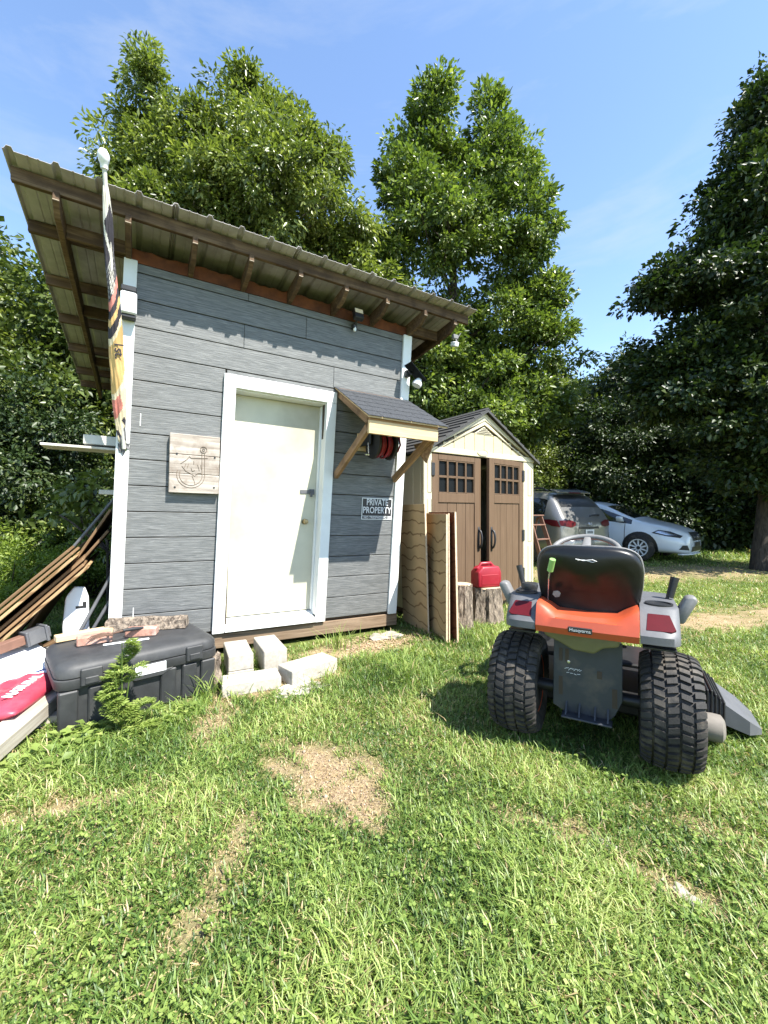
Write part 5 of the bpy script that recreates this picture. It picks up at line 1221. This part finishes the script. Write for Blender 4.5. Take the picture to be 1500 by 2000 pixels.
# ------------------------------------------------------------------ grass
def in_shed(x, y):
    p = np.stack([x - WO.x, y - WO.y], 1); u = p @ np.array([HU.x, HU.y]); d = p @ np.array([N.x, N.y])
    a = (u > -.02) & (u < 2.74) & (d < .03) & (d > -3.3)
    q = np.stack([x - .478, y - 5.03], 1); u2 = q @ np.array([.823, .568]); d2 = q @ np.array([-.568, .823]); b = (u2 > -.02) & (u2 < 2.14) & (d2 > -.01) & (d2 < 2.5)
    t = np.stack([x - TO.x, y - TO.y], 1); u3 = t @ np.array([tx.x, tx.y]); d3 = t @ np.array([ty.x, ty.y]); c = (u3 > .03) & (u3 < TW - .03) & (d3 > .04) & (d3 < TD)
    e_ = (x < -1.95 - .15 * (y - 2)) & (x > -3.1) & (y > 2.0) & (y < 3.9)
    return a | b | c | e_
def lush(x, y): return np.exp(-(((x + .15) / .75) ** 2 + ((y - 3.35) / .45) ** 2)) + .8 * np.exp(-(((x - .75) / .5) ** 2 + ((y - 4.3) / .5) ** 2)) + .7 * np.exp(-(((x + 1.5) / .45) ** 2 + ((y - 2.15) / .2) ** 2)) + .8 * np.exp(-(((x + 1.15) / .2) ** 2 + ((y - 2.75) / .3) ** 2))
def grass():
    g = np.random.default_rng(5); Vs = []; Fs = []; Rs = []; off = 0
    zones = [(.55, 1.35, 27000, 1.), (1.35, 2.2, 21000, 1.), (2.2, 3.4, 10000, 1.15), (3.4, 5.2, 4300, 1.45), (5.2, 8.0, 1900, 2.), (8., 14., 520, 3.4)]
    for (y0, y1, dens, ws) in zones:
        A = (y1 - y0) * (1.9 * (y0 + y1) / 2 + 1.1); n = int(A * dens); y = g.uniform(y0, y1, n); x = g.uniform(-1, 1, n) * (.95 * y + .55)
        k = ~in_shed(x, y); x, y = x[k], y[k]
        p = patchf(x, y); lu = np.clip(lush(x, y), 0, 1); cl = np.sin(x * 5.1 + 2 * np.sin(y * 3.3)) * np.sin(y * 4.7 + 1.7 * np.sin(x * 2.9)); fine = np.sin(x * 19 + 3 * np.sin(y * 11)) * np.sin(y * 23 + 2 * np.sin(x * 13))
        keep = g.random(len(x)) > p * .72 + .22 * (fine < -.35) - .2 * lu; x, y, p, lu, cl, fine = x[keep], y[keep], p[keep], lu[keep], cl[keep], fine[keep]; n = len(x)
        dry = (g.random(n) < .17 + .12 * np.sin(x * 2.3 + 1) * np.sin(y * 3.1) + .85 * p - .08 * lu + .10 * np.clip(cl, 0, 1)); h = g.gamma(5, .0050, n) * (1 + .35 * cl) * (1 + 1.0 * lu) * np.where(p > .4, .55, 1); h = np.minimum(np.clip(h, .012, .16), .058 + .10 * lu + .03 * (g.random(n) < .04))
        if y0 >= 8: h = h * np.where((x > 7) & (y > 11), 3.2, 1.1)
        wd = g.uniform(.0024, .0058, n) * ws; a = g.uniform(0, 2 * np.pi, n) + .4 * cl; lean = g.uniform(.5, 1.9, n); flatm = dry & (g.random(n) < .75)
        hz = np.where(flatm, h * .22, h); ln_ = h * np.where(flatm, g.uniform(.8, 1.6, n), lean); z = gz(x, y)
        dx, dy = np.cos(a), np.sin(a); bx_, by_ = -dy, dx; tw = g.uniform(-.6, .6, n); bx2 = bx_ * np.cos(tw) + dx * np.sin(tw); by2 = by_ * np.cos(tw) + dy * np.sin(tw)
        b0 = np.stack([x - bx_ * wd / 2, y - by_ * wd / 2, z - .004], 1); b1 = np.stack([x + bx_ * wd / 2, y + by_ * wd / 2, z - .004], 1)
        mx, my, mz = x + dx * ln_ * .38, y + dy * ln_ * .38, z + hz * .68
        m0 = np.stack([mx - bx2 * wd * .48, my - by2 * wd * .48, mz], 1); m1 = np.stack([mx + bx2 * wd * .48, my + by2 * wd * .48, mz], 1); t_ = np.stack([x + dx * ln_, y + dy * ln_, z + hz], 1)
        V = np.stack([b0, b1, m1, m0, t_], 1).reshape(-1, 3); i = np.arange(n) * 5 + off
        Fs.append(np.concatenate([np.stack([i, i + 1, i + 2], 1), np.stack([i, i + 2, i + 3], 1), np.stack([i + 3, i + 2, i + 4], 1)])); Vs.append(V); off += len(V)
        r_ = np.clip(.36 + .23 * cl + .12 * fine + g.normal(size=n) * .15 - .12 * lu, 0, .78); r_ = np.where(dry, g.uniform(.86, 1, n), r_); Rs.append(np.repeat(r_, 5))
    # clover and small broad leaves
    n = 9000; y = g.uniform(.6, 4.6, n) ** 1; y = .6 + (y - .6) * g.random(n) ** .35; x = g.uniform(-1, 1, n) * (.95 * y + .4); cl = np.sin(x * 3.7 + 1 + 2 * np.sin(y * 2.3)) * np.sin(y * 3.9 + 1.7 * np.sin(x * 3.1))
    k = ~in_shed(x, y) & (patchf(x, y) < .35) & (cl + g.normal(size=n) * .35 > -.05); x, y = x[k], y[k]; n = len(x); z = gz(x, y) + g.uniform(.012, .045, n)
    P = np.repeat(np.stack([x, y, z], 1), 3, 0); a = np.repeat(g.uniform(0, 6.28, n), 3) + np.tile([0, 2.09, 4.19], n); D = np.stack([np.cos(a), np.sin(a), g.uniform(-.1, .35, 3 * n)], 1); s = np.repeat(g.uniform(.007, .015, n), 3)
    V, F = leaf_geo(P, D, g.normal(size=(3 * n, 3)) * .25 + np.array([0, 0, 1.]), s, s * 1.05, .08); Vs.append(V); Fs.append(F + off); off += len(V); Rs.append(np.repeat(np.clip(.42 + g.normal(size=3 * n) * .14, 0, .78), 4))
    V = np.concatenate(Vs); F = np.concatenate(Fs); tag(link('grass', quads_mesh('grass', V, F, LM['grass'], np.concatenate(Rs))), 'mown weedy lawn grass with clover and dry straw patches', 'grass', kind='stuff')
grass()
# wood chips by the wall
def chips():
    g = np.random.default_rng(8); n = 900; u = g.uniform(1.85, 2.95, n); d = g.uniform(.02, .55, n) * (1 - .3 * np.abs(u - 2.4)); x = WO.x + u * HU.x + d * N.x; y = WO.y + u * HU.y + d * N.y
    s = g.uniform(.012, .045, n); V, F = leaf_geo(np.stack([x, y, gz(x, y) + g.uniform(.002, .014, n)], 1), g.normal(size=(n, 3)) * np.array([1, 1, .15]), g.normal(size=(n, 3)) * .2 + np.array([0, 0, 1.]), s, s * g.uniform(.25, .6, n), .05)
    m = flat('wood_chip', (.38, .27, .17), .9, var=.5, scale=40); tag(link('wood_chips', quads_mesh('wood_chips', V, F, m, np.repeat(g.random(n), 4))), 'scattered wood chips at the foot of the shed wall', 'wood chips', kind='stuff')
chips()
def crumbs():
    g = np.random.default_rng(18); P = []
    for (cx, cy, rx, ry, a, st_v) in PATCH[:12]:
        n = int(700 * rx * ry * 30 * st_v) + 40; q = g.random(n) ** .5 * 1.15; t = g.uniform(0, 6.28, n); u = q * np.cos(t) * rx; v = q * np.sin(t) * ry
        P.append(np.stack([cx + u * math.cos(R(a)) - v * math.sin(R(a)), cy + u * math.sin(R(a)) + v * math.cos(R(a))], 1))
    P = np.concatenate(P)[:6000]; n = len(P); s_ = g.gamma(1.8, .0012, n) + .0008; c = np.column_stack([P, gz(P[:, 0], P[:, 1]) + s_ * .25])
    o8 = np.array([(1, 0, 0), (0, 1, 0), (-1, 0, 0), (0, -1, 0), (0, 0, .8), (0, 0, -.8)], float); V = (c[:, None, :] + (o8[None] * s_[:, None, None]) * g.uniform(.6, 1.3, (n, 6, 1))).reshape(-1, 3); k = (np.arange(n) * 6)[:, None]
    F = np.concatenate([k + np.array(f) for f in ((0, 1, 4), (1, 2, 4), (2, 3, 4), (3, 0, 4), (1, 0, 5), (2, 1, 5), (3, 2, 5), (0, 3, 5))])
    m = leaf_mat('soil_crumb', [(0, (.12, .08, .05)), (.7, (.28, .20, .13)), (1, (.40, .33, .25))], 0., .95, .1)
    tag(link('soil_crumbs', quads_mesh('soil_crumbs', V, F, m, np.repeat(g.random(n), 6))), 'loose soil crumbs and pebbles on the bare lawn patches', 'soil', kind='stuff')
crumbs()
# feathery weed in front of the tote, leafy weeds along the left clutter, grass tufts
def ragweed(label, x, y, h, seed, nl=30):
    g = np.random.default_rng(seed); P = []; D = []; L_ = []; mb = MB(); o = root('feathery_weed', label, 'weed', (x, y, G(x, y)))
    st = []
    for b in range(3):
        ax, ay = (0, 0) if b == 0 else (.05 * math.cos(b * 2.2 + 2.2), .05 * math.sin(b * 2.2 + 2.2)); hh = h * (1 if b == 0 else .72); pts = [Vector((ax * t, ay * t, hh * t)) for t in (0, .3, .6, 1)]; mb.tube(pts, [.006, .005, .004, .002], 6); st.append((ax, ay, hh))
    for i in range(nl):
        ax, ay, hh = st[0 if i % 2 else i % 3]; t = .15 + .85 * ((i * .618) % 1); a = i * 2.4; base = np.array([ax * t, ay * t, hh * t]); Lr = .115 * (1 - .3 * t) * g.uniform(.8, 1.2); dr = np.array([math.cos(a), math.sin(a), .45]); dr /= np.linalg.norm(dr); side = np.cross(dr, [0, 0, 1]); side /= np.linalg.norm(side)
        for k in range(8):
            f = .15 + .85 * k / 7; pos = base + dr * Lr * f - np.array([0, 0, .06 * f * f])
            for s in (-1, 1):
                ln = Lr * .42 * math.sin(math.pi * (.15 + .8 * f)) + .01; pd = dr * .7 + side * s * .8
                for q in range(3):
                    e = pos + pd * ln * q / 3; 
                    for s2 in (-1, 1): P.append(e); D.append(pd + np.cross(pd, [0, 0, 1]) * s2 * .55 + g.normal(size=3) * .15); L_.append(ln * .5 + .006)
            if k == 7: P.append(pos); D.append(dr); L_.append(.02)
    L_ = np.array(L_); P = np.array(P); V, F = leaf_geo(P, np.array(D), g.normal(size=(len(P), 3)) * .3 + np.array([0, 0, 1.]), L_, L_ * .30, .05)
    link('leaves', quads_mesh('leaves', V, F, LM['weed'], np.repeat(np.clip(.5 + g.normal(size=len(P)) * .22, 0, 1), 4)), None, o); part('stem', mb, LM['weed'], o)
ragweed('tall feathery weed growing against the front of the black tote', -1.56, 2.50, .53, 3, 46)
ragweed('low feathery weed at the foot of the black tote beside the tall one', -1.46, 2.50, .17, 4, 14)
def leafy(x, y, r, seed):
    g = np.random.default_rng(seed); n = 60; a = g.uniform(0, 6.28, n); rr = g.random(n) ** .6 * r; P = np.stack([rr * np.cos(a) * .6, rr * np.sin(a) * .6, .015 + (1 - rr / r) * r * .75 * g.random(n)], 1); s = g.uniform(.03, .062, n)
    V, F = leaf_geo(P, np.stack([np.cos(a), np.sin(a), g.uniform(-.2, .5, n)], 1), g.normal(size=(n, 3)) * .3 + np.array([0, 0, 1.]), s, s * .7, .1); o = root('broadleaf_weed', 'low broad-leaved weed along the front of the weathered timber', 'weed', (x, y, G(x, y)), 0, 'broad-leaved weeds by the timber')
    link('leaves', quads_mesh('leaves', V, F, LM['weed'], np.repeat(np.clip(.45 + g.normal(size=n) * .22, 0, 1), 4)), None, o)
    mb = MB(); [mb.tube([(0, 0, -.01), (p[0] * .6, p[1] * .6, p[2] * .7), tuple(p)], .0016, 4) for p in P[::5]]; part('stem', mb, LM['weed'], o)
for i, (x, y, r) in enumerate(((-1.76, 2.13, .14), (-1.86, 1.93, .16), (-1.67, 2.28, .12), (-1.92, 2.06, .12), (-1.60, 2.05, .10), (-1.70, 2.42, .13), (-1.28, 2.70, .10), (-1.35, 2.56, .09), (-1.80, 2.33, .10))): leafy(x, y, r, 90 + i)
def tuft(label, x, y, h, n, seed, spread=.10):
    g = np.random.default_rng(seed); Vs = []; Fs = []; off = 0; rn = []
    for i in range(n):
        a = g.uniform(0, 6.28); hh = h * g.uniform(.5, 1.1); ln = hh * g.uniform(.25, .9); w_ = g.uniform(.004, .008); bx_, by_ = g.normal(size=2) * spread * .4; pts = []
        for t, wv in ((0, 1), (.35, 1.1), (.7, .8), (1, .05)):
            c = np.array([bx_ + math.cos(a) * ln * t ** 1.8, by_ + math.sin(a) * ln * t ** 1.8, hh * (t - .25 * t * t * ln / hh)]); s = np.array([-math.sin(a), math.cos(a), 0]) * w_ / 2 * wv; pts += [c - s, c + s]
        Vs.append(np.array(pts)); Fs += [(off + 2 * k, off + 2 * k + 1, off + 2 * k + 3, off + 2 * k + 2) for k in range(3)]; off += 8; rn += [g.uniform(.15, .7)] * 8
    tag(link('grass_tuft', quads_mesh('grass_tuft', np.concatenate(Vs), np.array(Fs), LM['grass'], np.array(rn)), Matrix.Translation((x, y, G(x, y)))), label, 'grass tuft')
tuft('tall grass tuft growing at the shed base right of the concrete step', -.42, 3.98, .26, 46, 1, .16)
tuft('grass tuft at the right end of the black tote', -1.22, 2.93, .24, 40, 2, .12)
tuft('grass tuft between the concrete step blocks', -1.07, 3.44, .22, 22, 3, .08)
tuft('grass tuft on the bare streak near the camera side of the lawn', -.53, 1.47, .10, 16, 4, .05)
